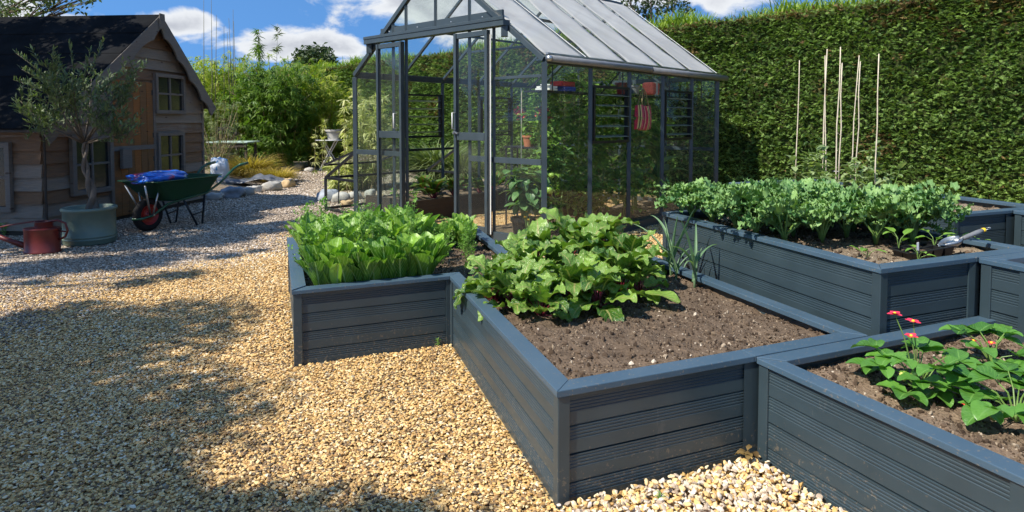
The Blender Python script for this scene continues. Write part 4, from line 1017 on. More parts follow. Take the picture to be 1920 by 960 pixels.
def chard_proto(seed,big):
    rr=random.Random(seed); b=MB(); s=MB()
    for k in range(14):
        a=k*2.4; up=math.radians(rr.uniform(35,80)); sl=rr.uniform(.06,.13)*big; d=np.array((-math.sin(a),math.cos(a),0)); e=d*math.cos(up)*sl+np.array((0,0,math.sin(up)*sl)); s.tube([(0,0,0),e],[.006,.004],4)
        put(b,leaf(7,4,rr.uniform(.14,.22)*big,w_beet,up,-rr.uniform(.8,2),.2,.05,2,seed*40+k,cr=.01),a,e)
    t=empty('chard_plant'); b.build('foliage',M['chard'],t,smooth=True); s.build('stems',M['stem_red'],t); return t
CH=[chard_proto(1,1.15),chard_proto(2,1.0)]
for i,(u,s) in enumerate(((2.42,.62),(2.52,1.05),(2.40,1.45),(2.55,1.9),(2.95,.9),(2.9,1.6),(2.45,2.4),(2.5,2.9))):
    place(CH,*gloc(u,s,.25)[:2],.25,f'dark green red stemmed chard in the bed inside the greenhouse, {i+1} from the door','chard','chard plants inside the greenhouse')
for i,(u,s) in enumerate(((2.35,.25),(2.6,.2),(2.85,.3))):
    t=bushy(200+i,.14,16,'lettuce2',.06,'young_lettuce',.07,3); t.location=gloc(u,s,.26); tag(t,f'small pale seedling lettuce just inside the greenhouse door, {i+1} from the path','lettuce','small lettuces inside the greenhouse')
# tomato vines on strings
def tomato(seed,h=1.75,n=95):
    rr=random.Random(seed); b=MB(); s=MB(); pts=[np.array((0,0,0.0))]
    for k in range(1,9): pts.append(np.array((rr.uniform(-.05,.05),rr.uniform(-.05,.05),h*k/8)))
    s.tube(pts,[.011]*4+[.008]*3+[.005,.004],5)
    for k in range(n):
        f=rr.uniform(.12,1.0); i=min(7,int(f*8)); p=pts[i]+(pts[i+1]-pts[i])*(f*8-i) if f<1 else pts[-1]
        a=rr.uniform(0,6.28); l=rr.uniform(.08,.30); d=np.array((math.cos(a),math.sin(a),0)); e=p+d*l+np.array((0,0,rr.uniform(-.12,.06))); s.tube([p,p+d*l*.5+np.array((0,0,.03)),e],[.003,.0025,.0015],3,cap=False)
        for q in range(5):
            g=.45+.55*q/4; put(b,leaf(4,3,rr.uniform(.06,.11),w_oval,rr.uniform(-.6,.4),-rr.uniform(.3,1.2),.2,.05,2,k),a-PI/2+rr.uniform(-1.3,1.3),p*(1-g)+e*g)
    t=empty('tomato_vine'); b.build('foliage',M['tomato_leaf'],t,smooth=True); s.build('stems',M['stem_green'],t); return t
TV=[tomato(s) for s in (1,2,3)]
for i,(u,s,c_) in enumerate(((.38,.42,.95),(.42,.85,.98),(.36,1.25,1),(.45,1.65,1),(.38,2.05,1),(.5,2.45,.97),(.8,1.45,1.0),(.85,2.1,1))):
    place(TV,*gloc(u,s,.04)[:2],.04,f'tall green tomato vine against the right glass wall, {i+1} from the front corner' if i<6 else f'tall green tomato vine in the inner row, {["nearer","further"][i-6]} from the door','tomato vine','tomato vines inside the greenhouse',sc=c_)
def tomato_fruit(u,s,z,r,lab):
    t=empty('tomato'); b=MB(); b.lathe([(.001,-r),(r*.6,-r*.85),(r,-.1*r),(r*.85,r*.6),(r*.3,r*.75),(.001,r*.62)],gp(u,s,z),14); b.build('fruit',M['tomato_green'],t,smooth=True)
    c=MB()
    for k in range(5): put(c,leaf(2,1,r*.9,w_lance,.1,-.7),k*1.257,gp(u,s,z+r*.68))
    c.build('calyx',M['stem_green'],t); tag(t,lab,'tomato')
tomato_fruit(.10,.21,.58,.045,'large green tomato hanging lowest behind the front corner glass'); tomato_fruit(.10,.24,.73,.032,'smaller green tomato hanging just above the large one')
# broad leaved pepper by the door, geraniums on a shelf
def pepper(seed,h,n,lw,mat,name,ang=(-.9,.3)):
    rr=random.Random(seed); b=MB(); s=MB()
    for q in range(5):
        a=rr.uniform(0,6.28); top=np.array((math.cos(a)*.13,math.sin(a)*.13,h*rr.uniform(.75,1))); s.tube([(0,0,0),top*.5,top],[.008,.006,.003],5)
        for k in range(n//5):
            p=top*rr.uniform(.35,1); a2=rr.uniform(0,6.28); e=p+np.array((math.cos(a2),math.sin(a2),.1))*.06; s.tube([p,e],[.002,.0015],3)
            put(b,leaf(7,4,lw*rr.uniform(.7,1.25),w_oval,rr.uniform(*ang),-rr.uniform(.3,1.2),.25,.015,1,seed*90+q*30+k),a2-PI/2,e)
    t=empty(name); b.build('foliage',M[mat],t,smooth=True); s.build('stems',M['stem_green'],t); return t
def pot(name,lab,cat,loc,r,h,mat='terracotta'):
    b=MB(); b.lathe([(0.001,0),(r*.7,0),(r*.93,h*.82),(r*1.05,h*.82),(r*1.05,h),(r*.9,h),(r*.85,h*.8),(.001,h*.78)],loc,22); o=b.build(name,M[mat],smooth=False); tag(o,lab,cat); return o
p1=gp(.42,.20,.02); t=pepper(5,.62,85,.18,'aubergine','pepper_plant'); t.location=gp(.46,.20,.20); tag(t,'leafy plant with broad drooping blue green leaves beside the greenhouse door','pepper plant')
pot('plant_pot','black plastic pot holding the broad leaved plant by the greenhouse door','pot',gp(.46,.20,.02),.13,.24,'black_plastic')
t=pepper(6,.45,90,.10,'aubergine','pepper_plant',(-.3,.7)); t.location=gp(.30,.52,.55); tag(t,'tall leafy green plant behind the corner post under the pink flowers','pepper plant')
t=thing('shelf','black narrow shelf holding flower pots inside the greenhouse','shelf'); b=MB(); b.bar(gp(.55,.75,.98),gp(1.15,.75,.98),.26,.02); b.build('shelf_board',M['metal_dark'],t); 
for u in (.57,1.13):
    for s in (.65,.85): b=MB(); b.bar(gp(u,s,0),gp(u,s,.97),.02,.02); b.build('leg',M['metal_dark'],t)
for i,(u,s,z) in enumerate(((.86,.75,.99),(.62,.78,.99))):
    pot('flower_pot',['terracotta pot on the shelf nearer the door','terracotta pot on the shelf nearer the glass wall'][i],'pot',gp(u,s,z),.075,.13)
    t=bushy(300+i,.22,40,'aubergine',.06,'geranium',.12,5); t.location=gp(u,s,z+.1)
    for k in range(5):
        rr=random.Random(i*9+k); p=np.array((rr.uniform(-.17,.17),rr.uniform(-.1,.1),rr.uniform(.2,.33))); f=MB()
        for q in range(26):
            d=rr.gauss(0,1),rr.gauss(0,1),rr.gauss(.2,1); put(f,leaf(2,2,.04,lambda v:.9*math.sin(PI*min(.97,v+.03))**.5,rr.uniform(-.5,1.4),-.4,.1),rr.uniform(0,6.28),p+unit(d)*.045)
        f.build('flower_head',M['petal_pink'],t); s=MB(); s.tube([(p[0]*.2,p[1]*.2,0),p],.003,4); s.build('flower_stalk',M['stem_green'],t)
    tag(t,['coral pink geranium on the shelf nearer the door','coral pink geranium on the shelf nearer the glass wall'][i],'geranium')
b=MB(); b.tube([gp(.62,.35,.35),gp(.62,.35,1.65)],.008,6); tag(b.build('garden_cane',M['cane'],smooth=True),'single upright bamboo cane inside the greenhouse by the pink flowers','cane')
pot('flower_pot','terracotta pot low behind the door jamb inside the greenhouse','pot',gp(.72,.85,.30),.11,.16)
t=empty('marigold'); b=MB()
for k in range(4):
    for q in range(12): put(b,leaf(2,2,.02,w_oval,random.uniform(0,1.2),-.3),q*.55,gp(.28+.045*(k%2),.08+.03*(k//2),.26+.025*k))
b.build('flower_heads',M['petal_yellow'],t); b=MB()
for k in range(4): b.tube([gp(.30,.09,.08),gp(.28+.045*(k%2),.08+.03*(k//2),.26+.025*k)],.003,4)
for k in range(14): put(b,leaf(3,2,.06,w_lance,random.uniform(.2,1),-.6),random.uniform(0,6.28),gp(.30,.09,.08+random.uniform(0,.12)))
b.build('stems',M['stem_green'],t); tag(t,'bright yellow marigold behind the low glass of the front corner','marigold')
# dark tank, trays, shelf with boxes, pots, bags
b=MB(); b.box(gp(1.28,1.95,.28),(.5,1.0,.46),RW); tag(b.build('water_tank',M['tank'],bevel=.03),'dark green plastic water tank standing behind the tomato vines','water tank')
t=thing('shelf','long black shelf hung high behind the right glass wall','shelf'); b=MB(); b.bar(gp(.30,.15,1.60),gp(.30,3.6,1.60),.22,.018); b.build('shelf_board',M['metal_dark'],t); b=MB()
for s in (.2,1.5,2.6,3.5): b.bar(gp(.06,s,1.60),gp(.06,s,1.85),.015,.015); b.bar(gp(.38,s,1.60),gp(.10,s,1.86),.012,.012)
b.build('brackets',M['metal_dark'],t)
b=MB(); b.box(gp(.24,.62,1.635),(.16,.22,.05),RW); tag(b.build('storage_box',M['box_blue'],bevel=.004),'flat blue box at the bottom of the small stack on the high shelf','box')
b=MB(); b.box(gp(.24,.60,1.688),(.15,.26,.05),RW+.1); b.box(gp(.165,.60,1.69),(.002,.10,.025),RW+.1); tag(b.build('storage_box',M['box_red'],bevel=.004),'flat red box on top of the blue box on the high shelf','box')
b=MB(); b.box(gp(.22,.30,1.62),(.16,.22,.02),RW+.3); b.box(gp(.24,.33,1.645),(.15,.16,.02),RW-.2); b.box(gp(.22,.30,1.665),(.10,.16,.012),RW+.5); tag(b.build('papers',M['paper']),'loose white seed packets in a pile on the high shelf','papers')
pot('plant_pot','red plastic pot standing on the high shelf behind the glass','pot',gp(.22,1.72,1.61),.075,.14,'red_enamel'); pot('plant_pot','pale grey pot beside the red pot on the high shelf','pot',gp(.22,2.02,1.61),.07,.12,'tube_grey')
def tote(u,s,z,w_,h_,lab,hang):
    t=empty('striped_bag'); b=MB(); n=12; m=10; V=[];A=[]
    for side in (0,1):
        for i in range(m+1):
            for j in range(n+1):
                q=j/n; f=i/m; bul=(.045+.03*math.sin(PI*f))*math.sin(PI*q)**.6*(1 if side else -1)
                p=gp(u,s,z)+S3*((q-.5)*w_*(1+.1*(1-f)))-U3*bul+Z3*(h_*f-h_*.5+.01*math.sin(q*9)); V.append(p); A.append((q,f,0))
    F=[]
    for side in (0,1):
        o=side*(m+1)*(n+1)
        for i in range(m):
            for j in range(n):
                F.append((o+i*(n+1)+j,o+i*(n+1)+j+1,o+(i+1)*(n+1)+j+1,o+(i+1)*(n+1)+j))
    k=(m+1)*(n+1)
    for j in range(n): F.append((j,j+1,k+j+1,k+j))
    b.add(V,F,A); b.build('bag_body',M['stripes'],t,smooth=True)
    b=MB(); a0=gp(u,s,z)+Z3*h_*.5
    for so in (-.03,.03): b.tube([a0+S3*(-w_*.22)+U3*so,a0+S3*(-w_*.1)+Z3*hang*.7+U3*so*.5,a0+Z3*hang,a0+S3*(w_*.12)+Z3*hang*.7+U3*so*.5,a0+S3*(w_*.22)+U3*so],.008,5)
    b.build('bag_handle',M['straw'],t,smooth=True); tag(t,lab,'bag')
tote(.16,2.12,1.33,.36,.30,'pink and cream striped canvas bag hanging by straw handles in the greenhouse',.22)
t=thing('folded_bag','red and pink patterned cloth bag lying on the high shelf','bag'); b=MB(); b.box(gp(.2,2.38,1.70),(.16,.22,.16),RW+.1); o=b.build('bag_body',M['petal_pink'],t,bevel=.03); b=MB(); b.box(gp(.2,2.38,1.70),(.165,.05,.165),RW+.1); b.build('bag_band',M['paper'],t)
# banana-like broad leaves at the back
for i,(u,s) in enumerate(((.8,3.0),(.6,3.3))):
    b=MB(); st=MB()
    for k in range(9):
        a=k*2.4; put(b,leaf(9,5,random.uniform(.35,.6),w_oval,random.uniform(.5,1.2),-random.uniform(.8,2.2),.2,.01,1,500+k+i*20),a,(0,0,random.uniform(.3,1.0)))
    st.tube([(0,0,0),(0,0,1.0)],[.03,.015],6); t=empty('squash_plant'); b.build('foliage',M['aubergine'],t,smooth=True); st.build('stem',M['stem_green'],t); t.location=gp(u,s,.04); tag(t,['big leaved squash plant at the back of the greenhouse nearer the middle','big leaved squash plant against the right glass near the back corner'][i],'squash plant')
# ---------------------------------------------------------------- cold frame on the left wall
def cold_frame():
    t=thing('cold_frame','dark metal cold frame with open glass lid against the greenhouse side','cold frame'); a0,a1=.02,1.9; u0,u1=GW+.05,GW+.80
    zb,zf=.86,.47
    def fr(nm,segs,par=t):
        b=MB()
        for p,q in segs: b.bar(p,q,.035,.035)
        return b.build(nm,M['metal_dark'],par,bevel=.002)
    for s in (a0,a1): fr('side_frame',[(gp(u0,s,zb),gp(u1,s,zf)),(gp(u0,s,.02),gp(u1,s,.02)),(gp(u0,s,zf),gp(u1,s,zf))]); fr('post',[(gp(u0,s,0),gp(u0,s,zb))]); fr('post',[(gp(u1,s,0),gp(u1,s,zf))])
    fr('top_rail',[(gp(u0,a0,zb),gp(u0,a1,zb))]); fr('front_rail',[(gp(u1,a0,zf),gp(u1,a1,zf))]); fr('base_rail',[(gp(u1,a0,.03),gp(u1,a1,.03))])
    # lid propped up
    dv=unit(U3*.78+Z3*(-.22)); l=.84; b0,b1=a0+.02,a0+.92
    h=zb+.02; A_=gp(u0,b0,h); B_=gp(u0,b1,h)
    f=MB()
    for p,q in ((A_,B_),(A_+dv*l,B_+dv*l),(A_,A_+dv*l),(B_,B_+dv*l)): f.bar(p,q,.03,.025)
    lid=f.build('lid_frame',M['metal_dark'],t); g=MB(); g.slab([A_,B_,B_+dv*l,A_+dv*l],(0,0,.004)); g.build('lid_glass',M['glass'],lid)
    s=MB(); s.bar(gp(u0+.45,a0+.02,.12),gp(u0+.42,a0+.02,.80),.014,.014); s.build('prop_bar',M['metal_dark'],t)
    for P in ([gp(u1,a0+.02,.05),gp(u1,a1-.02,.05),gp(u1,a1-.02,zf-.02),gp(u1,a0+.02,zf-.02)],): g=MB(); g.slab(P,U3*.004); g.build('side_glass',M['glass'],t)
cold_frame()
# ================================================================ playhouse
WX0,WY0=-5.248,7.084; WD=unit((-4.966+5.248,10.139-7.084)); WL=3.07; WN=np.array((WD[1],-WD[0]))  # outward normal (to the right)
def wp(d,z,o=0): p=np.array((WX0,WY0))+WD*d+WN*o; return np.array((p[0],p[1],z))
def wpx(px,py,o=0):
    """where the sight line to a photo point meets the gable wall"""
    x,y,w_=ray(px,py); a=np.array((x,y)); O=np.array((WX0,WY0))+WN*o
    k=np.dot(O,WN)/np.dot(a,WN); p=a*k; return float(np.dot(p-O,WD)), H_+w_*k
AP,APZ=wpx(281,33)
EZ0=1.28; EZ1=1.60
LD=-WN                        # long direction of the house, to the left
def lp(l,z,o=0): p=np.array((WX0,WY0))+LD*l-WD*o; return np.array((p[0],p[1],z))   # left wall (faces the camera), o outward
def board_rows(b,z_lo,z_hi,limits,pt,openings,h=.148,th=.022,seed=1):
    """lapped boards: limits(z)->(d0,d1) wall extent; openings = [(d0,d1,z0,z1)]"""
    rr=random.Random(seed); z=z_lo
    while z<z_hi-.01:
        z1=min(z+h,z_hi)
        cuts=[(a,c) for (a,c,za,zb) in openings if za<z1-.02 and zb>z+.02]
        (l0,r0),(l1,r1)=limits(z),limits(z1)
        edges=[]; cur=None; cuts.sort(); starts=[('L',)]
        segs=[]; left=None
        pos=None
        for (a,c) in cuts: segs.append((pos,a)); pos=c
        segs.append((pos,None))
        for (a,c) in segs:
            A0=l0 if a is None else a; A1=l1 if a is None else a; C0=r0 if c is None else c; C1=r1 if c is None else c
            if C0-A0<.02: continue
            C1=max(C1,A1+.001)
            if c is None and C1<A1+.01: continue
            k=rr.random(); o0=.037+rr.uniform(-.003,.003); o1=.010; e=rr.uniform(-.004,.004)
            V=[pt(A0,z-.006+e,o0),pt(C0,z-.006,o0),pt(C1,z1,o1),pt(A1,z1,o1),pt(A0,z-.006+e,0),pt(C0,z-.006,0),pt(C1,z1,0),pt(A1,z1,0)]
            b.add(V,[(0,1,2,3),(7,6,5,4),(0,4,5,1),(1,5,6,2),(2,6,7,3),(3,7,4,0)],rnd=k)
        z=z1
def window(parent,pt,d0,d1,z0,z1,bars=(1,1),fw=.05,name='window'):
    f=MB()
    o=.060
    for (a,za,c,zc) in ((d0,z0,d0,z1),(d1,z0,d1,z1)): f.bar(pt(a,za-fw/2,o),pt(c,zc+fw/2,o),fw,.05,up=pt(0,0,1)-pt(0,0,0))
    for z in (z0,z1): f.bar(pt(d0+fw/2,z,o),pt(d1-fw/2,z,o),.05,fw)
    w_=f.build(name,M['trim'],parent,bevel=.002)
    f=MB()
    for k in range(bars[0]): d=d0+(d1-d0)*(k+1)/(bars[0]+1); f.bar(pt(d,z0+fw/2,o-.008),pt(d,z1-fw/2,o-.008),.026,.026,up=pt(0,0,1)-pt(0,0,0))
    for k in range(bars[1]):
        z=z0+(z1-z0)*(k+1)/(bars[1]+1)
        f.bar(pt(d0+fw/2,z,o-.005),pt(d1-fw/2,z,o-.005),.024,.026)
    f.build('glazing_bars',M['trim'],w_)
    g=MB(); g.slab([pt(d0+.01,z0+.01,.043),pt(d1-.01,z0+.01,.043),pt(d1-.01,z1-.01,.043),pt(d0+.01,z1-.01,.043)],pt(0,0,.004)-pt(0,0,0)); g.build('pane',M['old_glass'],w_)
    return w_
def make_playhouse():
    t=thing('playhouse','weathered wooden two storey playhouse with black felt roof','playhouse')
    def lim(z):
        a=0 if z<EZ0 else (z-EZ0)/(APZ-EZ0)*AP
        c=WL if z<EZ1 else WL-(z-EZ1)/(APZ-EZ1)*(WL-AP)
        return (a,c)
    q=lambda x0,y0,x1,y1:(wpx(x0,y0)[0],wpx(x1,y1)[0],wpx(x1,y1)[1],wpx(x1,y0)[1])
    a=wpx(286,210); c=wpx(336,143); UW=(a[0],c[0],wpx(311,210)[1],wpx(311,143)[1])
    LW=(wpx(291,330)[0],wpx(337,330)[0],wpx(314,330)[1],wpx(314,251)[1])
    LL=(wpx(130,360)[0],wpx(201,360)[0],wpx(165,358)[1],wpx(165,256)[1])
    DR=(wpx(207,300)[0],wpx(283,300)[0],.05,wpx(245,152)[1])
    b=MB(); ops=[]
    board_rows(b,.06,APZ-.03,lim,wp,ops,.15); wl=b.build('gable_wall',M['wood'],t)
    # left wall facing the garden
    LWn=(.30,.72+.9,.35,1.08)
    b=MB(); board_rows(b,.06,EZ0,lambda z:(0.0,3.6),lp,[],.15,seed=4); b.build('side_wall',M['wood'],t)
    for (p_,q_,nm) in ((wp(WL,0),wp(WL,0)+np.array((*LD,0))*3.6,'back_wall'),):
        b=MB(); b.slab([p_,q_,q_+Z3*EZ1,p_+Z3*EZ1],np.array((*(-WD),0))*.03); b.build(nm,M['old_plank'],t)
    b=MB(); b.slab([wp(.03,0,-.35),wp(WL-.03,0,-.35),wp(WL-.03,EZ0-.1,-.35),wp(.03,EZ0-.1,-.35)],(*(-WN*.02),0)); b.build('inner_partition',M['old_plank'],t)
    b=MB(); b.bar(wp(-.005,.03,.03),wp(-.005,EZ0,.03),.018,.018); b.build('corner_trim',M['old_plank'],t); b=MB(); b.bar(wp(WL,.03,.01),wp(WL,EZ1,.01),.05,.05); b.build('corner_trim',M['trim'],t)
    b=MB(); b.bar(wp(.02,.025,-.02),wp(WL,.025,-.02),.08,.06); b.bar(lp(.05,.025,-.02),lp(3.6,.025,-.02),.08,.06); b.build('plinth',M['old_plank'],t)
    window(t,wp,*UW); window(t,wp,*LW); window(t,wp,*LL,bars=(1,1),fw=.06); window(t,lp,.36,1.05,.30,1.02,bars=(1,1),fw=.06)
    # stable door: upper and lower leaf of vertical boards
    zs=wpx(245,277)[1]
    for nm,(z0,z1) in (('upper_door',(zs+.02,DR[3])),('lower_door',(DR[2],zs-.02))):
        b=MB(); n=6; rr=random.Random(3); w_=(DR[1]-DR[0])/n
        for k in range(n): b.slab([wp(DR[0]+w_*k+.003,z0,.024),wp(DR[0]+w_*(k+1)-.003,z0,.024),wp(DR[0]+w_*(k+1)-.003,z1,.024),wp(DR[0]+w_*k+.003,z1,.024)],(*(WN*(.024+rr.uniform(0,.003))),0),rnd=rr.random())
        d=b.build(nm,M['door_wood'],t,bevel=.002)
        for z in ((z0+.14,z1-.14) if nm=='upper_door' else (z1-.15,z0+.2)):
            h=MB(); h.slab([wp(DR[1]-.02,z-.018,.04),wp(DR[1]-.38,z-.008,.04),wp(DR[1]-.38,z+.008,.04),wp(DR[1]-.02,z+.018,.04)],(*(WN*.006),0)); h.box(wp(DR[1]+.0,z,.045),(.05,.012,.07),math.atan2(WD[1],WD[0])); h.build('strap_hinge',M['metal_dark'],d)
    b=MB(); b.bar(wp(DR[0]-.02,zs,.05),wp(DR[1]+.02,zs,.05),.03,.06); b.build('door_rail',M['trim'],t)
    for d_ in (DR[0]-.03,DR[1]+.03): b=MB(); b.bar(wp(d_,.06,.03),wp(d_,DR[3]+.03,.03),.05,.05,up=(*WN,0)); b.build('door_post',M['trim'],t)
    n0=wpx(217,319); n1=wpx(229,278); b=MB(); cd=(n0[0]+n1[0])/2; b.slab([wp(cd-.085,n0[1]+.02,.075),wp(cd+.085,n0[1]+.02,.075),wp(cd+.085,n1[1],.075),wp(cd-.085,n1[1],.075)],(*(WN*.05),0)); b.build('letter_box',M['trim'],t,bevel=.006)
    # roof slabs in overlapping felt strips
    rl=3.7; ov=.16
    def roof(d0,z0,d1,z1,nm):
        n=5; b=MB()
        for k in range(n):
            f0,f1=k/n,(k+1)/n+.03
            f1=min(1.0,f1); a0=d0+(d1-d0)*f0; c0=d0+(d1-d0)*f1; za=z0+(z1-z0)*f0+.012; zc=z0+(z1-z0)*f1
            V=[wp(a0,za,ov),wp(c0,zc,ov),wp(c0,zc,-rl),wp(a0,za,-rl)]; b.slab(V,(0,0,.012+.0*k),rnd=random.random())
        b.build(nm,M['felt'],t)
        b=MB(); b.slab([wp(d0,z0-.025,ov-.02),wp(d1,z1-.025,ov-.02),wp(d1,z1-.025,-rl),wp(d0,z0-.025,-rl)],(0,0,.024)); b.build('roof_boards',M['old_plank'],t)
    s0=(APZ-EZ0)/AP; s1=(APZ-EZ1)/(WL-AP)
    roof(-.16,EZ0-.16*s0+.03,AP,APZ+.03,'roof_felt'); roof(WL+.13,EZ1-.13*s1+.03,AP,APZ+.03,'roof_felt')
    # scalloped barge boards
    for (d0,z0,d1,z1) in ((-.16,EZ0-.16*s0,AP,APZ),(WL+.13,EZ1-.13*s1,AP,APZ)):
        n=60; pts=[]
        dx,dz=d1-d0,z1-z0; L_=math.hypot(dx,dz); nx,nz=-dz/L_,dx/L_
        if nz<0: nx,nz=-nx,-nz
        up=[(d0+dx*i/n+nx*.03,z0+dz*i/n+nz*.03) for i in range(n+1)]
        lo=[]
        for i in range(n+1):
            f=i/n; w_=.165-.055*abs(math.sin(f*PI*4.5+.3))**.7+.03*max(0,1-abs(f-.04)*20)
            lo.append((d0+dx*f-nx*w_,z0+dz*f-nz*w_))
        b=MB()
        for i in range(n):
            P=[up[i],up[i+1],lo[i+1],lo[i]]; V=[wp(p[0],p[1],ov-.012) for p in P]; b.slab(V,(*(WN*.024),0))
        b.build('barge_board',M['trim'],t)
    b=MB(); c=wp(AP,APZ-.02,ov+.015); b.slab([wp(AP-.07,APZ-.16,ov+.014),wp(AP+.07,APZ-.16,ov+.014),wp(AP+.055,APZ+.05,ov+.014),wp(AP-.055,APZ+.05,ov+.014)],(*(WN*.01),0)); b.build('finial_board',M['trim'],t)
make_playhouse()
# ================================================================ clipped conifer hedge
HP=np.array((3.55,9.80)); HD=unit((-.697,.717)); HN=np.array((-HD[1],HD[0]))   # HN points to the garden
if HN[1]>0: HN=-HN
HH=2.84
def sprig(seed,n=6):
    """flat fern-like conifer spray along +Y, 1 unit long"""
    rr=random.Random(seed); V=[];F=[];A=[]
    def blade(p,ang,l,w_,lift):
        i=len(V); d=np.array((math.sin(ang),math.cos(ang),lift)); s=np.array((math.cos(ang),-math.sin(ang),0))
        for q in (p, p+d*l*.45+s*w_, p+d*l+np.array((0,0,-.18*l)), p+d*l*.45-s*w_): V.append(q); A.append((0,.5,0))
        F.append((i,i+1,i+2,i+3))
    blade(np.zeros(3),0,1.0,.09,0)
    for k in range(n):
        f=.12+.75*k/n; sd=1 if k%2 else -1; blade(np.array((0,f,-.02*k)),sd*rr.uniform(.5,.95),rr.uniform(.34,.55)*(1.1-f*.5),.075,rr.uniform(-.2,.25))
    return np.array(V),np.array(F),np.array(A)
SPR=[sprig(s) for s in range(5)]
def make_hedge():
    t=thing('hedge','tall clipped conifer hedge running behind the greenhouse and the far beds','hedge')
    a0,a1=-6.6,13.3
    # core
    b=MB(); n=200; m=30; V=[]
    def surf(a,z):
        dsp=(vn(a+50,z,1.1,3,4)-.5)*.22+(vn(a+50,z,6,3,6)-.5)*.10
        p=HP+HD*a+HN*dsp; return p
    aa=np.linspace(a0,a1,n+1); zz=np.linspace(-.02,HH,m+1)
    A,Zz=np.meshgrid(aa,zz); d=(vn(A+50,Zz,1.1,3,4)-.5)*.22+(vn(A+50,Zz,6,3,6)-.5)*.10
    X=HP[0]+HD[0]*A+HN[0]*d; Y=HP[1]+HD[1]*A+HN[1]*d; V=np.stack((X,Y,Zz),-1).reshape(-1,3)
    k=len(V); back=np.array([(HP[0]+HD[0]*a-HN[0]*.9,HP[1]+HD[1]*a-HN[1]*.9,HH) for a in aa]); V=np.vstack((V,back,back*np.array((1,1,0))))
    F=[(j*(n+1)+i,(j)*(n+1)+i+1,(j+1)*(n+1)+i+1,(j+1)*(n+1)+i) for j in range(m) for i in range(n)]
    F+=[(m*(n+1)+i,m*(n+1)+i+1,k+i+1,k+i) for i in range(n)]+[(k+i,k+i+1,k+n+1+i+1,k+n+1+i) for i in range(n)]
    b.add(V,F); b.build('hedge_core',M['hedge_core'],t,smooth=True)
    # sprays, denser where the hedge is close
    b=MB(); br=MB()
    N=115000; a=a0+(a1-a0)*R.random(N)**1.25; z=R.random(N)*HH
    d=(vn(a+50,z,1.1,3,4)-.5)*.22+(vn(a+50,z,6,3,6)-.5)*.10+R.uniform(-.03,.055,N)
    P=np.stack((HP[0]+HD[0]*a+HN[0]*d,HP[1]+HD[1]*a+HN[1]*d,z),-1)
    # the spray points outwards, mostly sideways, drooping at its tip
    base=math.atan2(-HN[0],HN[1])
    az=base+R.normal(0,.9,N)+.35; tilt=R.normal(.1,.38,N); roll=R.normal(0,.5,N); s=R.uniform(.04,.095,N)*(1+.25*(a>4))
    clump=vn(a+20,z*1.6,2.4,3,12); rnd=np.clip(.5+(clump-.5)*.8+R.normal(0,.26,N),0,1)
    pick=R.integers(0,5,N); brown=(vn(a+9,z,1.7,2,33)>.74)&(R.random(N)<.5)|(R.random(N)<.012)|((z>HH-.07)&(R.random(N)<.45))
    MM=rots(az,tilt,roll,s)
    for k in range(5):
        q=(pick==k)&~brown; b.inst(SPR[k],MM[q],P[q],rnd[q]); q=(pick==k)&brown; br.inst(SPR[k],MM[q],P[q],rnd[q])
    # top
    N=9000; a=R.uniform(a0,a1,N); w_=R.uniform(-.85,.06,N); P=np.stack((HP[0]+HD[0]*a+HN[0]*w_,HP[1]+HD[1]*a+HN[1]*w_,np.full(N,HH)+R.uniform(-.03,.03,N)),-1)
    MM=rots(R.uniform(0,6.28,N),R.uniform(.2,1.2,N),R.normal(0,.4,N),R.uniform(.05,.09,N)); q=R.random(N)<.45
    b.inst(SPR[0],MM[~q],P[~q],R.random((~q).sum())); br.inst(SPR[1],MM[q],P[q],R.random(q.sum()))
    b.build('foliage',M['hedge_leaf'],t); br.build('dead_sprays',M['hedge_brown'],t)
make_hedge()
# the field bank behind the hedge with its fringe of tall grass
def line(a,o): p=HP+HD*a+HN*o; return p
b=MB(); P=[line(-9,-.95),line(40,-.95),line(60,-60),line(-60,-60)]; b.prism([tuple(p) for p in P],-.05,HH-.12); b.build('field_bank',M['grass_ground'] if 'grass_ground' in M else M['hedge_core'],kind='structure')
def blades(b,N,P,h0,h1,wf=.012,lean=.35,seg=3):
    T=leaf(seg,1,1.0,lambda v:wf*(1-v)**.6*2/1.0+.002,math.radians(80),-.9,0)
    s=R.uniform(h0,h1,N); b.inst(T,rots(R.uniform(0,6.28,N),R.uniform(-lean,lean*.4,N),R.normal(0,.12,N),s),P,R.random(N))
N=24000; a=-6.5+24*R.random(N)**1.0; o=-R.uniform(.30,1.5,N); hgt=.06+.36*vn(a,o*0,1.1,3,21)**1.3
P=np.stack((HP[0]+HD[0]*a+HN[0]*o,HP[1]+HD[1]*a+HN[1]*o,np.full(N,HH-.03)),-1); b=MB()
T=leaf(4,1,1.0,lambda v:.06*(1-v)**.6+.003,math.radians(82),-1.0,0)
s=hgt*R.uniform(.7,1.7,N); b.inst(T,rots(R.uniform(0,6.28,N),R.uniform(-.35,.2,N),R.normal(0,.12,N),s),P,R.random(N))
tag(b.build('tall_grass',M['field_grass']),'tall wild green grass showing above the top of the hedge','grass',kind='stuff')
def weedy(x,y,z,h,seed,lab,n=60):
    t=bushy(seed,h,n,'field_grass',.06,'tall_weed',.12,4,w_lance); t.location=(x,y,z); tag(t,lab,'weed','tall weeds above the hedge')
for i,(px,py) in enumerate(((1205,40),(1370,14),(1395,8),(1440,5),(1450,6),(1500,0),(1600,0),(870,62),(930,60))):
    r=(px-960)/F_; q=HP-HN*0-0*HD; # meet of the sight line with the hedge back line
    O=HP-HN*.8; den=HD[0]-r*HD[1]; a_=(r*O[1]-O[0])/den; p=O+HD*a_
    weedy(p[0],p[1],HH-.1,.42,600+i,'leafy wild weed sticking up above the clipped hedge top',40)
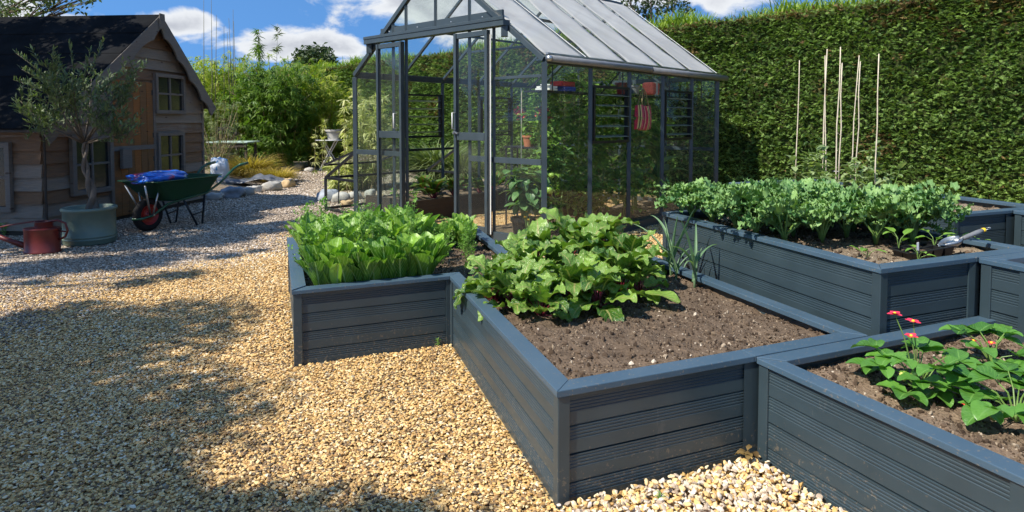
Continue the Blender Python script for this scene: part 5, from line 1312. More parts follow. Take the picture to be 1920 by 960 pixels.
# ================================================================ trees
def tree(name,lab,trunk,clumps,leafmat_,n=420,ls=.07,tr=.16,group=None,bark='bark',cat='tree',wl=.55):
    t=thing(name,lab,cat,(0,0,0),0,group); b=MB(); tx,ty,z0=trunk; cc=np.array([c[:3] for c in clumps]); top=cc.mean(0)
    fork=np.array((tx,ty,z0+(top[2]-z0)*.45)); b.tube([(tx,ty,z0),((tx*.9+fork[0]*.1),ty,z0+.4*(fork[2]-z0)),fork],[tr*1.25,tr,tr*.8],9)
    for c in clumps:
        e=np.array(c[:3]); m=(fork+e)/2+np.array((random.uniform(-.2,.2),random.uniform(-.2,.2),random.uniform(-.1,.25))); b.tube([fork,m,e],[tr*.42,tr*.25,tr*.06],6)
        for k in range(4): d=unit(R.normal(size=3)); b.tube([m*.3+e*.7,e+d*c[3]*.8],[tr*.1,tr*.03],4)
    b.build('trunk',M[bark],t,smooth=True)
    T=leaf(2,2,1.0,lambda v:wl*math.sin(PI*min(.96,v+.02))**.7,0,-.7,.3); f=MB()
    for c in clumps:
        N=int(n*(c[3]/.5)**2) if len(c)<5 else int(c[4]); d=R.normal(size=(N,3)); d/=np.linalg.norm(d,axis=1)[:,None]; rad=c[3]*(R.random(N)**.45)*(1+.35*(vn(d[:,0]*2+c[0]*3,d[:,1]*2+d[:,2]*1.7,1.6,2,3)-.5)); P=np.array(c[:3])+d*rad[:,None]*np.array((1,1,.75))
        f.inst(T,rots(R.uniform(0,6.28,N),R.normal(0,.7,N),R.normal(0,.7,N),R.uniform(.7,1.3,N)*ls),P,np.clip(R.random(N)*.6+.4*(d[:,2]*.5+.5)*0+.2,0,1))
    f.build('crown',M[leafmat_],t); return t
# the tree that shades the gravel: its clumps stand where the sun must be blocked
def sunward(gx,gy,h,z0=0): k=(h-z0)/SV[2]; return (gx+SV[0]*k,gy+SV[1]*k,h)
cl=[]
tg=[(40,620,.35),(130,600,.24),(160,665,.30),(90,715,.35),(30,800,.40),(110,790,.35),(195,835,.26),(100,900,.35),(215,905,.26),(330,880,.13),(420,900,.10),(330,690,.07),(460,740,.06),(400,765,.05),(560,770,.045),(300,640,.07),(600,925,.09),(720,930,.09),(850,940,.08),(960,950,.07),(480,945,.14),(360,965,.22),(-60,700,.5),(-80,850,.5),(150,980,.4),(330,1000,.3),(520,1000,.25),(680,1005,.22),(850,1010,.2),(1000,1010,.16),(230,570,.12),(250,745,.16),(-40,640,.4),(280,800,.10)]
for i,(px,py,r) in enumerate(tg):
    px,r=(px-75,r) if py<900 else (px*.84-20,r*.85)
    gx,gy=G(px,py); cl.append((*sunward(gx,gy,3.5+.9*((i*37)%10)/10),r))
cl+=[(-5,-3,5.5,1.3),(-3,-4,5.5,1.3),(-7,-2,6,1.5),(-1,-4.8,5.6,1.2),(-7.0,.6,5.6,.8),(-5.2,.2,4.6,.8),(-6,1.2,5.0,.8),(-6.5,-.3,4.6,.9),(-4.6,-1.2,4.6,.8)]  # unseen extra crown clumps, added to block skylight and deepen the shade
tree('shade_tree','leafy garden tree left of the camera whose shadow falls on the gravel',(-5.6,-.4,0),cl,'tree_leaf',1150,.085)
cl=[]
tg=[(90,500,.42),(240,488,.45),(390,452,.40),(490,432,.30),(330,515,.18),(30,450,.5),(180,440,.55),(330,415,.5),(440,405,.4),(530,418,.20),(420,480,.14),(250,530,.14),(60,530,.10),(480,470,.08),(560,430,.08)]
for i,(px,py,r) in enumerate(tg):
    gx,gy=G(px,py); cl.append((*sunward(gx,gy,4.2+.8*((i*37)%10)/10),r))
for i,(gx,gy,z,r) in enumerate(((-5.6,7.0,.5,.5),(-6.3,7.1,.8,.55),(-7.0,7.2,.7,.55),(-5.4,6.7,.2,.45),(-6.2,7.8,1.7,.45),(-7.2,8.2,2.0,.5),(-5.6,8.3,2.2,.35),(-4.5,6.3,.6,.45),(-4.3,6.3,1.4,.35),(-4.7,6.6,2.0,.3),(-6.6,8.9,2.5,.4),(-7.6,7.9,1.8,.5),(-6.0,8.0,1.9,.45),(-5.5,7.7,1.6,.4),(-6.9,8.6,2.3,.45),(-8.0,8.8,2.5,.5),(-5.2,8.5,2.5,.3),(-5.6,8.9,2.7,.3),(-6.6,8.3,2.2,.45),(-7.4,8.7,2.5,.45),(-6.0,8.7,2.5,.35))):
    cl.append((*sunward(gx,gy,4.4+.5*(i%3),z),r))
tree('shade_tree','broad leafy tree beyond the left edge shading the playhouse front',(-9.3,3.2,0),cl,'tree_leaf',1500,.09)
# branches reaching into the top left corner, over the playhouse roof
cl=[(*AT(x_,y_,d_),r) for (x_,y_,d_,r) in ((10,18,10.4,.32),(50,30,10.3,.24),(95,10,10.6,.26),(140,16,10.5,.17),(165,-5,10.5,.22),(60,-10,10.5,.4),(-40,20,10.8,.6),(-80,-20,11,.8),(110,-30,11,.45),(-120,-80,11,.9),(20,-70,11,.7),(30,48,10.6,.12))]
tree('garden_tree','dark leafy tree whose branch tips hang over the playhouse roof',(-12.0,11.5,0),cl,'olive_leaf',300,.075,.15)
# far trees
def far_tree(name,lab,items,d_,base,n,ls,tr,mat='far_leaf'):
    cl=[(*AT(x_,y_,d_+random.uniform(-1,1)),r) for (x_,y_,r) in items]; mx=sum(c[0] for c in cl)/len(cl); tree(name,lab,(mx,d_,base),cl,mat,n,ls,tr)
far_tree('far_tree','open crowned tree with bare limbs behind the hedge right of the roof',[(1180,25,.55),(1205,10,.6),(1195,45,.4),(1235,18,.45),(1265,8,.7),(1290,20,.4),(1250,40,.4),(1275,42,.32),(1220,-10,.7),(1260,-25,.8),(1175,-5,.6),(1212,32,.3),(1240,52,.3)],30,2.6,75,.20,.24,'far_leaf')
far_tree('far_bush','dark rounded bush beyond the hedge under the clouds',[(575,108,.8),(598,104,.9),(612,112,.6),(588,118,.9),(566,118,.6),(622,118,.3)],36,2.6,170,.22,.3,'far_leaf')
# ================================================================ olive tree in its pot
PX,PY=G(155,458); PY+=.12
t=thing('plant_pot','large round sage green glazed pot standing on gravel before the playhouse','pot',(PX,PY,0))
b=MB(); b.lathe([(.001,0),(.235,0),(.243,.01),(.243,.045),(.249,.05),(.249,.058),(.243,.063),(.243,.072),(.249,.077),(.249,.085),(.244,.09),(.240,.34),(.252,.345),(.259,.36),(.255,.378),(.236,.382),(.226,.37),(.222,.32),(.001,.318)],n=48); b.build('pot_body',M['pot_glaze'],t,smooth=True)
b=MB(); b.lathe([(.224,.33),(.15,.338),(.001,.342)],n=24); b.build('compost',M['soil_dry'],t,smooth=True)
t=thing('olive_tree','potted olive tree with twisted trunk and loose grey green crown','olive tree',(PX,PY,.33))
b=MB()
for ph in (0,PI):
    pts=[];rad=[]
    for i in range(22): f=i/21; r_=.026*(1-f*.4); pts.append((r_*math.cos(f*11+ph)+.02*math.sin(f*7)-.06*f+.03,r_*math.sin(f*11+ph),.74*f)); rad.append(.026*(1-.45*f)+(.018*(1-f)**4))
    b.tube(pts,rad,8)
br=[]
ctr=np.array((-.08,0,1.13)); fk=np.array((-.03,0,.72))
for k in range(16):
    a=k*2.4; e=ctr+np.array((math.cos(a)*.60,math.sin(a)*.48,random.uniform(-.42,.42)))*random.uniform(.6,1.08); m=(fk+e)/2+np.array((random.uniform(-.06,.06),random.uniform(-.06,.06),random.uniform(-.06,.06))); b.tube([fk,m,e],[.012,.008,.003],5); br+=[(m,e)]
f=MB(); tw=b; T=leaf(2,2,.062,lambda v:.27*math.sin(PI*min(.96,v+.02))**.8,.6,-.3,.2); P=[];AZ=[];TL=[]
for (m,e) in br:
    for q in range(19):
        p0=m+(e-m)*random.uniform(.0,1.1)+R.normal(0,.055,3); d=unit((e-m)*1.0+R.normal(0,.35,3)+np.array((0,0,.25))); l=random.uniform(.10,.24)
        tw.tube([p0,p0+d*l],[.0022,.001],3,cap=False)
        for k in range(14):
            P.append(p0+d*l*(k/13)); AZ.append(math.atan2(-d[0],d[1])+(1 if k%2 else -1)*random.uniform(.3,1.2)+(k//2%2)*1.5); TL.append(random.uniform(-.3,.9))
for (px,py) in ((30,100),(40,130),(100,95),(195,75),(240,135),(225,160),(25,150),(130,80),(170,95)):   # long shoots that leave the crown
    e=np.array(AT(px,py,PY))-np.array((PX,PY,.33)); s0=ctr+(e-ctr)*.45; tw.tube([s0,(s0+e)/2+np.array((0,0,.02)),e],[.004,.0025,.001],4); d=unit(e-s0)
    for k in range(34): P.append(s0+(e-s0)*(k/33)); AZ.append(random.uniform(0,6.28)); TL.append(random.uniform(.2,1.2))
N=len(P); f.inst(T,rots(AZ,TL,R.normal(0,.4,N),R.uniform(.7,1.25,N)),P,R.random(N)); f.build('crown',M['olive_leaf'],t); b.build('trunk',M['olive_bark'],t,smooth=True)
# ================================================================ watering can
wx,wy=G(60,478); wy+=.14
t=thing('watering_can','dark red metal watering can with long spout by the pot','watering can',(wx,wy,0),.05)
b=MB(); b.lathe([(.001,.0),(.165,.0),(.168,.01),(.160,.02),(.160,.225),(.167,.232),(.162,.24)],n=36,sx=1,sy=.74); b.lathe([(.162,.24),(.001,.262)],n=36,sx=1,sy=.74); b.build('can_body',M['red_enamel'],t,smooth=True)
b=MB(); b.lathe([(.082,.235),(.080,.300),(.086,.305),(.075,.305),(.070,.25)],(.02,0,0),24,1,.8); b.build('filler_neck',M['red_enamel'],t,smooth=True)
b=MB(); b.tube([(-.13,0,.05),(-.35,0,.13),(-.62,0,.26)],[.032,.022,.014],12); b.build('spout',M['red_enamel'],t,smooth=True)
b=MB(); b.tube([(-.52,0,.225),(-.30,0,.27),(-.10,0,.30),(.02,0,.31)],.008,6); b.build('spout_brace',M['red_enamel'],t,smooth=True)
b=MB(); b.tube([(.06,0,.30),(.15,0,.315),(.225,0,.285),(.245,0,.21),(.22,0,.15),(.155,0,.12)],[.011]*6,8); b.tube([(.155,0,.21),(.225,0,.20)],.007,6); b.build('carrying_handle',M['red_enamel'],t,smooth=True)
# ================================================================ wheelbarrow
def wheelbarrow():
    wx,wy=G(272,436); lx,ly=G(362,419); wx-=.02; d=unit((lx-wx,ly-wy+.12)); rz=math.atan2(d[1],d[0])
    t=thing('wheelbarrow','green wheelbarrow with red rimmed wheel in front of the playhouse door','wheelbarrow',(wx,wy+.10,0),rz)
    R_=.195
    w=MB(); pr=[]
    for k in range(13): a=-PI*.5+PI*k/12; pr.append((R_-.045+.045*math.cos(a),.045*math.sin(a)))
    w.lathe([(R_-.075,-.035)]+pr+[(R_-.075,.035)],(0,0,0),36)
    whl=w; V=np.concatenate(w.V)@rotx(PI/2).T+np.array((0,0,R_)); w.V=[V]; wo=w.build('wheel',M['tyre'],t,smooth=True)
    w=MB(); w.lathe([(R_-.070,-.036),(R_-.085,-.03),(R_-.09,-.008),(.035,-.014),(.03,-.04),(.001,-.04)],(0,0,0),28); w.lathe([(R_-.070,.036),(R_-.085,.03),(R_-.09,.008),(.035,.014),(.03,.04),(.001,.04)],(0,0,0),28); w.V=[np.concatenate(w.V)@rotx(PI/2).T+np.array((0,0,R_))]; w.build('rim',M['rim'],wo,smooth=True)
    # tray: lofted rounded rectangle
    def rr_(x0,x1,hw,z,z2=None,r=.07,n=5,xc=None):
        pts=[]
        for (cx,cy,a0) in ((x1-r,hw-r,0),(x0+r,hw-r,PI/2),(x0+r,-hw+r,PI),(x1-r,-hw+r,PI*1.5)):
            for k in range(n+1): a=a0+PI/2*k/n; pts.append((cx+r*math.cos(a),cy+r*math.sin(a)))
        zz=[z+( (z2-z)*(p[0]-x0)/(x1-x0) if z2 is not None else 0) for p in pts]
        return [(p[0],p[1],q) for p,q in zip(pts,zz)]
    L=[rr_(.16,.70,.17,.335,.36),rr_(.10,.76,.20,.36,.39),rr_(-.14,.86,.29,.595,.60),rr_(-.165,.885,.31,.600,.605),rr_(-.165,.885,.31,.588,.593),rr_(-.13,.85,.285,.585,.59),rr_(.11,.75,.195,.37,.40),rr_(.17,.69,.165,.345,.37)]
    b=MB(); m=len(L[0]); V=[p for l in L for p in l]; F=[(i*m+k,i*m+(k+1)%m,(i+1)*m+(k+1)%m,(i+1)*m+k) for i in range(len(L)-1) for k in range(m)]+[tuple(range(m-1,-1,-1)),tuple((len(L)-1)*m+k for k in range(m))]
    b.add(V,F); b.build('tray',M['green_plastic'],t,smooth=True)
    fr=MB()
    for s in (-1,1):
        fr.tube([(-.20,0.0,.165),(-.13,s*.055,.165),(.0,s*.075,.185),(.16,s*.13,.30),(.30,s*.17,.335),(.68,s*.20,.38),(.90,s*.235,.50),(1.10,s*.26,.66),(1.20,s*.27,.70),(1.32,s*.275,.715)],.0155,8)
    fo=fr.build('frame',M['green_paint'],t,smooth=True)
    for s in (-1,1):
        g=MB(); g.tube([(1.19,s*.27,.70),(1.345,s*.276,.718)],.019,8); g.build('hand_grip',M['green_paint'],fo,smooth=True)
        g=MB(); g.tube([(.36,s*.17,.33),(.52,s*.21,.0),(.60,s*.21,.0),(.66,s*.20,.37)],.013,6); g.tube([(.45,s*.19,.13),(.64,s*.205,.16)],.009,5); g.build('leg',M['metal_dark'],t,smooth=True)
        g=MB(); g.tube([(.0,s*.075,.19),(.02,s*.16,.50)],.011,6); g.tube([(-.02,s*.06,.2),(-.16,s*.15,.55)],.011,6); g.build('tray_strut',M['steel'],t,smooth=True)
    g=MB(); g.tube([(0,-.10,R_),(0,.10,R_)],.01,8); g.build('axle',M['steel'],t)
    return t,rz,(wx,wy+.10)
wb,rz_,(wbx,wby)=wheelbarrow()
def blob(name,mat,loc,size,rz,seed,n=26,amp=.25,flat=None,smooth=True,f=2.2):
    b=MB(); V=[];F=[]; m=n//2
    for i in range(m+1):
        th=PI*i/m
        for k in range(n):
            ph=2*PI*k/n; d=np.array((math.sin(th)*math.cos(ph),math.sin(th)*math.sin(ph),math.cos(th)))
            sq=1/max(.55,(abs(d[0])**3.2+abs(d[1])**3.2+abs(d[2])**3.2)**(1/3.2)); r=sq*(1+amp*(float(vn(d[0]*f+seed,d[1]*f+d[2]*f*1.3,1,3,seed))-.5)*2)
            V.append(d*r*np.array(size)/2)
    for i in range(m):
        for k in range(n): F.append((i*n+k,(i+1)*n+k,(i+1)*n+(k+1)%n,i*n+(k+1)%n))
    b.add(np.array(V)@rotz(rz).T+np.array(loc),F); return b.build(name,M[mat] if mat in M else mat,smooth=smooth)
c_=np.array((wbx,wby,0))+np.array((math.cos(rz_)*.16,math.sin(rz_)*.16,.625))
tag(blob('compost_sack','blue_sack',c_,(.66,.46,.13),rz_,5,34,.30),'crumpled blue and red plastic compost sack lying in the wheelbarrow','sack')
x,y=G(405,346); o=blob('compost_sack','white_sack',(x,y+.2,.26),(.34,.30,.58),.3,9,30,.35); tag(o,'white and blue plastic sack standing behind the wheelbarrow handles','sack')
# ================================================================ edging stones, log, sheet, clutter
st=[(398,375,.36,.16,'stone','pale rounded edging stone nearest the playhouse corner'),(428,371,.50,.24,'stone_blue','large blue grey edging boulder behind the wheelbarrow handle'),(458,366,.34,.19,'stone','dull brownish edging stone right of the blue grey boulder'),(478,361,.27,.17,'stone','smooth round grey edging stone in the middle of the row'),
(506,358,.44,.22,'stone','knobbly cream edging stone left of the golden one'),(536,351,.38,.22,'stone_gold','golden yellow edging stone at the end of the row'),(553,346,.2,.14,'stone','small cream stone after the golden one'),
(500,313,.5,.2,'stone','pale stone at the far edge of the gravel bed, left of three'),(530,320,.5,.2,'stone_blue','bluish flat stone at the far edge of the gravel path'),(552,320,.45,.24,'stone_gold','tan stone at the far edge of the gravel path'),(578,322,.3,.14,'stone','small pale stone alone on the sunny far path'),
(612,378,.42,.26,'stone_blue','mottled blue grey boulder beside the cold frame foot'),(636,380,.34,.22,'stone','light grey boulder just inside the cold frame foot'),(664,374,.28,.18,'stone','small round white stone behind the cold frame'),(648,387,.24,.12,'stone_gold','flat tan stone in front of the cold frame boulders'),
(693,372,.26,.2,'stone','pale stone seen through the left greenhouse glass'),(712,378,.25,.18,'stone_gold','tan stone seen through the left greenhouse door'),(790,352,.3,.2,'stone','pale stone seen between the greenhouse doors')]
for i,(px,py,w_,h_,mt,lab) in enumerate(st):
    x,y=G(px,py); w_*=.78; h_*=.8; o=blob('edging_stone',mt,(x,y+w_*.35,h_*.36),(w_,w_*.72,h_),.3*i,20+i,20,.42,smooth=True,f=2.0); tag(o,lab,'stone')
x,y=G(655,348); b=MB(); b.tube([(x-.25,y,.10),(x+.0,y+.05,.115),(x+.55,y+.15,.10)],[.095,.10,.09],12); tag(b.build('log',M['bark'],smooth=True),'short thick brown log lying behind the cold frame','log')
b=MB(); x,y=G(470,350); V=[];n=14;m=8
for j in range(m+1):
    for i in range(n+1): V.append((x-.75+1.5*i/n+.1*math.sin(j),y-.1+.5*j/m,.05+.16*float(vn(i*.6,j*.7,1,2,3))*(1 if 0<j<m else .2)+.10*math.exp(-((i-9)/2.)**2)))
b.add(V,np.array([(j*(n+1)+i,j*(n+1)+i+1,(j+1)*(n+1)+i+1,(j+1)*(n+1)+i) for j in range(m) for i in range(n)])); o=b.build('plastic_sheet',M['plastic_sheet'],smooth=True); md=o.modifiers.new('thickness','SOLIDIFY'); md.thickness=.004; tag(o,'crumpled dark grey plastic sheet lying behind the edging stones','plastic sheet')
x,y=G(418,330); o=blob('brown_rock','terracotta',(x,y+.3,.12),(.35,.25,.26),.2,77,18,.3); tag(o,'dull reddish brown lump of broken pot beside the white sack','broken pot')
# raised patch of soil behind the stones
b=MB(); xs=np.linspace(-8.0,-4.2,50); ys=np.linspace(10.6,16.3,60); X,Y=np.meshgrid(xs,ys); e=np.minimum(1,np.maximum(0,np.minimum((X-(-8.0))*2,np.minimum((-4.75-(Y-10.6)*.22-X)*1.5+.2*vn(X,Y,2,2),np.minimum((Y-10.7-(X+4.4)*-.18)*2.5,(16.3-Y)*2)))))
Z=-.02+e*(.10+.08*vn(X,Y,2.2,4,6)); nx=50; b.add(np.stack((X,Y,Z),-1).reshape(-1,3),np.array([(j*nx+i,j*nx+i+1,(j+1)*nx+i+1,(j+1)*nx+i) for j in range(59) for i in range(nx-1)])); b.build('planting_ground',M['soil_dry'],smooth=True,kind='structure')
# ================================================================ garden furniture at the far end
x0,y0=G(400,335); yy=15.2
def table():
    a=AT(400,266,yy); c=AT(476,266,yy); cx=(a.x+c.x)/2; w_=c.x-a.x; z=a.z
    t=thing('garden_table','pale green weathered garden table at the far end among the bamboo','table',(cx,yy,0)); b=MB()
    for k in range(5): b.box((0,-.30+.15*k,z),(w_,.14,.03),rnd=k/5)
    b.build('table_top',M['table_top'],t,bevel=.004)
    for sx in (-1,1):
        for sy in (-1,1): b=MB(); b.bar((sx*(w_/2-.08),sy*.28,0),(sx*(w_/2-.08),sy*.28,z-.015),.05,.05); b.build('leg',M['old_plank'],t)
    b=MB(); b.box((0,-.33,z-.07),(w_-.1,.02,.09)); b.build('apron',M['old_plank'],t)
table()
def chair():
    c=AT(415,262,yy+.7); t=thing('garden_chair','grey slatted wooden chair behind the pale green table','chair',(c.x,yy+.75,0)); b=MB(); b.box((0,0,.44),(.5,.45,.03)); b.build('seat',M['trim'],t)
    for s in (-1,1):
        b=MB(); b.bar((s*.24,.22,0),(s*.24,.26,1.12),.05,.05); b.build('back_post',M['trim'],t); b=MB(); b.bar((s*.24,-.2,0),(s*.24,-.2,.44),.05,.05); b.build('leg',M['trim'],t)
    b=MB(); b.bar((-.24,.26,1.08),(.24,.26,1.08),.03,.09); b.bar((-.24,.24,.62),(.24,.24,.62),.03,.05)
    for k in range(6): b.bar((-.18+.072*k,.25,.62),(-.18+.072*k,.25,1.06),.04,.015)
    b.build('backrest',M['trim'],t)
chair()
def round_table():
    c=AT(616,262,16.2); t=thing('bistro_table','small round white bistro table with crossed legs by the hedge gap','table',(c.x,16.2,0)); z=c.z; b=MB(); b.lathe([(.001,z-.02),(.33,z-.02),(.335,z-.01),(.33,z),(.001,z+.001)],n=28); b.build('table_top',M['white_metal'],t)
    for s in (-1,1): b=MB(); b.tube([(s*.26,-.05*s,0),(-s*.18,.05*s,z-.02)],.014,6); b.build('leg',M['white_metal'],t); b=MB(); b.tube([(s*.26,.2,0),(-s*.18,.2,z-.02)],.014,6); b.build('leg',M['white_metal'],t)
    pt_=pot('flower_pot','grey stone pot with a green plant standing on the round table','pot',(c.x+.13,16.2,z),.20,.26,'stone')
    p=bushy(801,.22,40,'bamboo_dark',.10,'potted_plant',.12,4); p.location=(c.x+.13,16.2,z+.22); tag(p,'low green plant growing in the grey pot on the round table','plant')
round_table()
# ================================================================ bamboos and grasses
def spray(seed,n=7,wl=.13):
    rr=random.Random(seed); b=MB()
    for k in range(n): put(b,leaf(3,1,rr.uniform(.7,1.15),lambda v:wl*math.sin(PI*min(.97,v**.7+.03))**.8+.004,rr.uniform(-.5,.4),-rr.uniform(.5,1.3)),rr.uniform(-1.5,1.5),(0,.12*k/n,0),rnd=0)
    return np.concatenate(b.V),np.concatenate(b.F),np.concatenate(b.A)
BS=[spray(s) for s in range(4)]
def bamboo(lab,cx,cy,rx,ry,h,mat,n,ls,seed,culm='straw',dark=None,z0=.25,cat='bamboo',topk=.8,group=None,culms=26,lean=.22,name='bamboo_clump'):
    t=thing(name,lab,cat,(cx,cy,0),0,group); b=MB(); f=MB(); rr=np.random.default_rng(seed)
    per=n//culms
    for k in range(culms):
        a=rr.uniform(0,6.28); q=rr.random()**.5; bx,by=math.cos(a)*q*rx*.45,math.sin(a)*q*ry*.45; H=h*rr.uniform(.72,1.0)*(1-.15*q); e=np.array((math.cos(a)*q*rx*(1+lean),math.sin(a)*q*ry*(1+lean),H)); s0=np.array((bx,by,0)); m1=s0*.6+e*.4+np.array((0,0,H*.12)); m2=s0*.25+e*.75+np.array((0,0,H*.10)); droop=e+np.array((math.cos(a)*.15,math.sin(a)*.15,-.1))
        b.tube([s0,m1,m2,droop],[.013,.011,.008,.003],5)
        u=rr.uniform(z0,1,per)**.8; P=np.where(u[:,None]<.5,s0+(m1-s0)*(u[:,None]*2),m1+(droop-m1)*((u[:,None]-.5)*2)); P=P+rr.normal(0,.13,(per,3))*np.array((1.5,1.5,.9)); P[:,2]=np.maximum(P[:,2],.08)
        az=np.arctan2(-(P[:,0]),(P[:,1]))+rr.normal(0,1.0,per); tl=rr.normal(-.35,.4,per); ci=rr.integers(0,4,per)
        for c in range(4): w_=ci==c; f.inst(BS[c],rots(az[w_],tl[w_],rr.normal(0,.4,w_.sum()),rr.uniform(.7,1.3,w_.sum())*ls),P[w_],np.clip(rr.random(w_.sum())*.7+.3*rr.random(),0,1))
    b.build('culms',M[culm],t,smooth=True); f.build('foliage',M[mat],t); return t
bamboo('tall light green bamboo clump rising just behind the playhouse corner',-8.9,15.6,.95,.8,3.15,'bamboo_leaf',2000,.17,1)
bamboo('light green bamboo clump between the playhouse and the dark clump',-7.75,17.3,1.1,.9,3.35,'bamboo_leaf',2400,.17,2)
bamboo('yellow green bamboo clump with arching tips behind the table',-6.9,18.3,1.0,.8,3.5,'bamboo_leaf',2000,.17,3)
bamboo('large bright leafy bamboo clump at the end of the gravel path',-6.15,16.6,.95,.85,3.10,'bamboo_dark',3400,.18,4,z0=.05,culms=34)
bamboo('bushy bamboo clump on the right against the dark hedge gap',-5.35,17.6,.75,.8,2.95,'bamboo_leaf',2000,.17,5,z0=.08)
bamboo('pale bamboo clump half hidden behind the playhouse roof edge',-10.4,17.0,1.1,.9,3.4,'bamboo_leaf',1600,.17,6)
# dark conifer mass closing the corner beyond the bamboo
def back_hedge():
    t=thing('hedge','dark hedge at the far end of the garden behind the bamboo','hedge'); b=MB(); n=80;m=14; aa=np.linspace(-16,-5.2,n+1); zz=np.linspace(0,2.75,m+1); A,Z=np.meshgrid(aa,zz); Y=20.3+(vn(A,Z,1.5,3,2)-.5)*.5; b.add(np.stack((A,Y,Z),-1).reshape(-1,3),np.array([(j*(n+1)+i,j*(n+1)+i+1,(j+1)*(n+1)+i+1,(j+1)*(n+1)+i) for j in range(m) for i in range(n)])); b.prism([(-16,20.4),(-5.2,20.4),(-5.2,21.4),(-16,21.4)],0,2.75); b.build('hedge_core',M['hedge_core'],t)
    N=9000; P=np.column_stack((R.uniform(-16,-5.2,N),20.25+R.uniform(-.25,.15,N),R.uniform(0,2.8,N))); f=MB(); f.inst(SPR[2],rots(PI+R.normal(0,.8,N),R.normal(0,.5,N),R.normal(0,.5,N),R.uniform(.10,.2,N)),P,R.random(N)*.6); f.build('foliage',M['hedge_leaf'],t)
back_hedge()
# leafless tall canes standing above the bamboo
for i,(bx,tx,ty,dep,k) in enumerate(((378,382,-6,15.5,0),(388,396,-8,15.5,0),(403,406,28,15.8,0),(418,420,48,15.9,1),(430,429,34,16,1),(438,437,18,16,0),(447,438,40,16,0),(424,426,60,16,1))):
    e=AT(tx,ty,dep); s=AT(bx,110,dep); b=MB(); a=np.array((s.x,s.y,0.0)); e=np.array(e); m=(a+e)/2+np.array((.05*math.sin(i*2),0,0)); b.tube([a,m,e],[.013,.011,.004],5)
    o=b.build('bamboo_pole',M['stem_dark'],smooth=True); tag(o,f'tall thin bare bamboo pole rising above the hedge line, {ordn(i)}','bamboo pole','bare bamboo poles above the hedge')
# sparse shrub with reaching stems in front of table
b=MB(); t=thing('wispy_shrub','wispy pale stemmed shrub in front of the green table','shrub',(-6.45,13.8,0))
for k in range(46):
    a=random.uniform(0,6.28); e=np.array((math.cos(a)*random.uniform(.1,.65),math.sin(a)*.4,random.uniform(.6,1.75))); b.tube([(0,0,0),e*.5+np.array((0,0,.1)),e],[.009,.006,.002],4)
b.build('stems',M['straw'],t); f=MB(); N=700; P=np.column_stack((R.normal(0,.33,N),R.normal(0,.2,N),R.uniform(.2,1.7,N))); f.inst(BS[1],rots(R.uniform(0,6.28,N),R.normal(-.2,.4,N),R.normal(0,.4,N),R.uniform(.05,.11,N)),P,R.random(N)); f.build('foliage',M['fountain'],t)
# variegated bamboo left of the greenhouse, fountain grass behind it
def slender(lab,x,y,w_,h,n,mat,ls,seed,name='variegated_bamboo',dens=1):
    rr=np.random.default_rng(seed); t=thing(name,lab,'bamboo',(x,y,0)); b=MB(); f=MB()
    for k in range(n):
        p=np.array((rr.uniform(-w_,w_),rr.uniform(-.3,.3),0)); H=h*rr.uniform(.5,1); e=p+np.array((rr.normal(0,.08),rr.normal(0,.08),H)); b.tube([p,(p+e)/2+np.array((rr.normal(0,.03),0,0)),e],[.006,.005,.003],4)
        m=max(3,int(26*H*dens)); u=rr.uniform(.15,1,m); P=p+(e-p)*u[:,None]; f.inst(BS[k%4],rots(rr.uniform(0,6.28,m),rr.normal(-.1,.5,m),rr.normal(0,.3,m),rr.uniform(.6,1.25,m)*ls),P,rr.random(m))
    b.build('culms',M['straw'],t); f.build('foliage',M[mat],t); return t
c=AT(668,250,11.6); slender('cream and green striped bamboo beside the left side of the greenhouse',c.x+.1,11.6,.25,2.0,13,'variegated',.17,1)
c=AT(712,250,12.4); slender('cream striped bamboo seen through the left glass of the greenhouse',c.x,12.4,.36,1.9,15,'variegated',.17,2)
c=AT(652,300,11.9); slender('low cream striped bamboo spreading over the path edge',c.x+.05,11.9,.32,.60,24,'variegated',.20,3)
c=AT(484,250,16.2); slender('tall leafy bamboo shoot rising above the rest under the clouds',c.x,16.2,.12,4.0,5,'bamboo_dark',.20,7,'bamboo_shoot',.8)
c=AT(514,250,16.6); slender('thin airy bamboo shoot beside the tallest leafy one',c.x,16.6,.08,3.95,3,'fountain',.16,8,'bamboo_shoot',.5)
c=AT(601,262,14.5); slender('single tall pale leaved stem in front of the round table',c.x,14.5,.10,1.35,3,'variegated',.15,4,dens=.45)
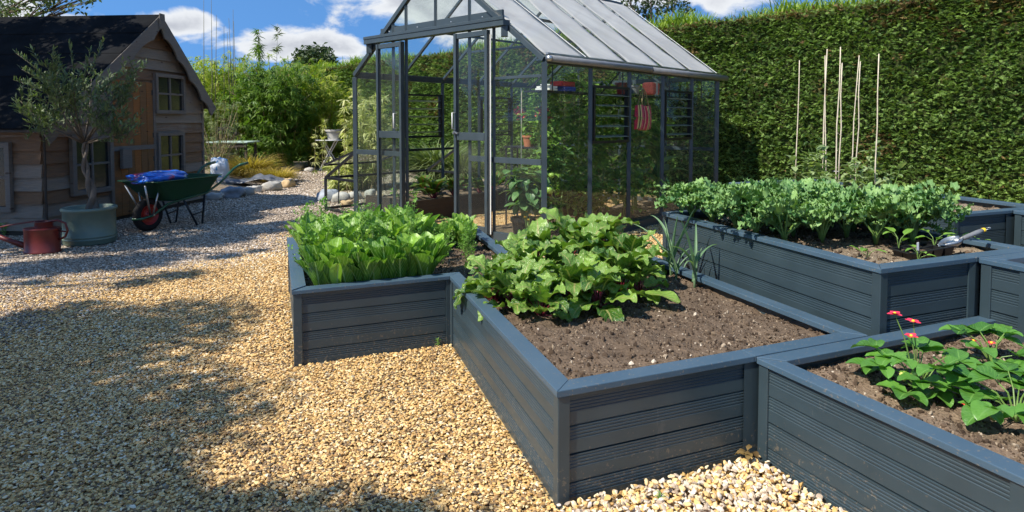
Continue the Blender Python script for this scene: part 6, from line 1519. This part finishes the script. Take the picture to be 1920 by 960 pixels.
def grass_clump(lab,x,y,h,n,mat,seed,name='ornamental_grass',r=.12,wd=.012,lean=.7):
    rr=np.random.default_rng(seed); T=leaf(6,1,1.0,lambda v:wd*2*(1-v)**.6+.002,math.radians(84),-1.5,0); a=rr.uniform(0,6.28,n); q=rr.random(n)**.5*r; P=np.column_stack((np.cos(a)*q,np.sin(a)*q,np.zeros(n))); b=MB()
    b.inst(T,rots(a-PI/2+rr.normal(0,.4,n),rr.uniform(-lean,.05,n),rr.normal(0,.1,n),rr.uniform(.6,1,n)*h),P,rr.random(n)); o=b.build(name,M[mat]); o.location=(x,y,0); tag(o,lab,'grass clump'); return o
c=AT(822,320,12.3); grass_clump('tall feathery grey green grass clump behind the greenhouse',c.x,12.3,1.35,1500,'fountain',1)
c=AT(870,320,12.0); grass_clump('wispy grass clump behind the right hand greenhouse door',c.x,12.0,1.1,800,'fountain',2)
x,y=G(462,338); grass_clump('golden yellow grass clump behind the edging stones',x,y+.2,.85,1500,'gold_grass',3,r=.25,wd=.011)
x,y=G(515,342); grass_clump('low dry golden grass tuft right of the larger golden clump',x,y+.15,.48,1300,'gold_grass',4,r=.28)
x,y=G(488,340); grass_clump('small dry golden tuft between the two golden grass clumps',x,y+.1,.45,600,'gold_grass',5,r=.15)
x,y=G(412,340); grass_clump('fine green tuft growing round the foot of the white sack',x,y+.1,.32,500,'fountain',6,r=.15)
x,y=G(8,442); t=bushy(950,.18,30,'seedling',.05,'weed',.12,4); t.location=(x,y,0); tag(t,'small leafy weed at the playhouse wall behind the watering can','weed')

# a few fallen leaves on the gravel
b=MB(); T=leaf(3,2,.045,w_oval,.1,-.9,.4)
for k in range(46):
    x=random.uniform(-4.2,.2); y=random.uniform(1.8,6.5)
    if any(inpoly(np.array([x]),np.array([y]),p)[0] for p in ALLBEDS): continue
    put(b,T,random.uniform(0,6.28),(x,y,.012+random.uniform(0,.006)),random.uniform(.5,1.0),tilt=random.uniform(-.3,.3))
tag(b.build('fallen_leaves',M['hedge_brown'],smooth=True),'small brown fallen leaves scattered thinly over the golden gravel','fallen leaves',kind='stuff')
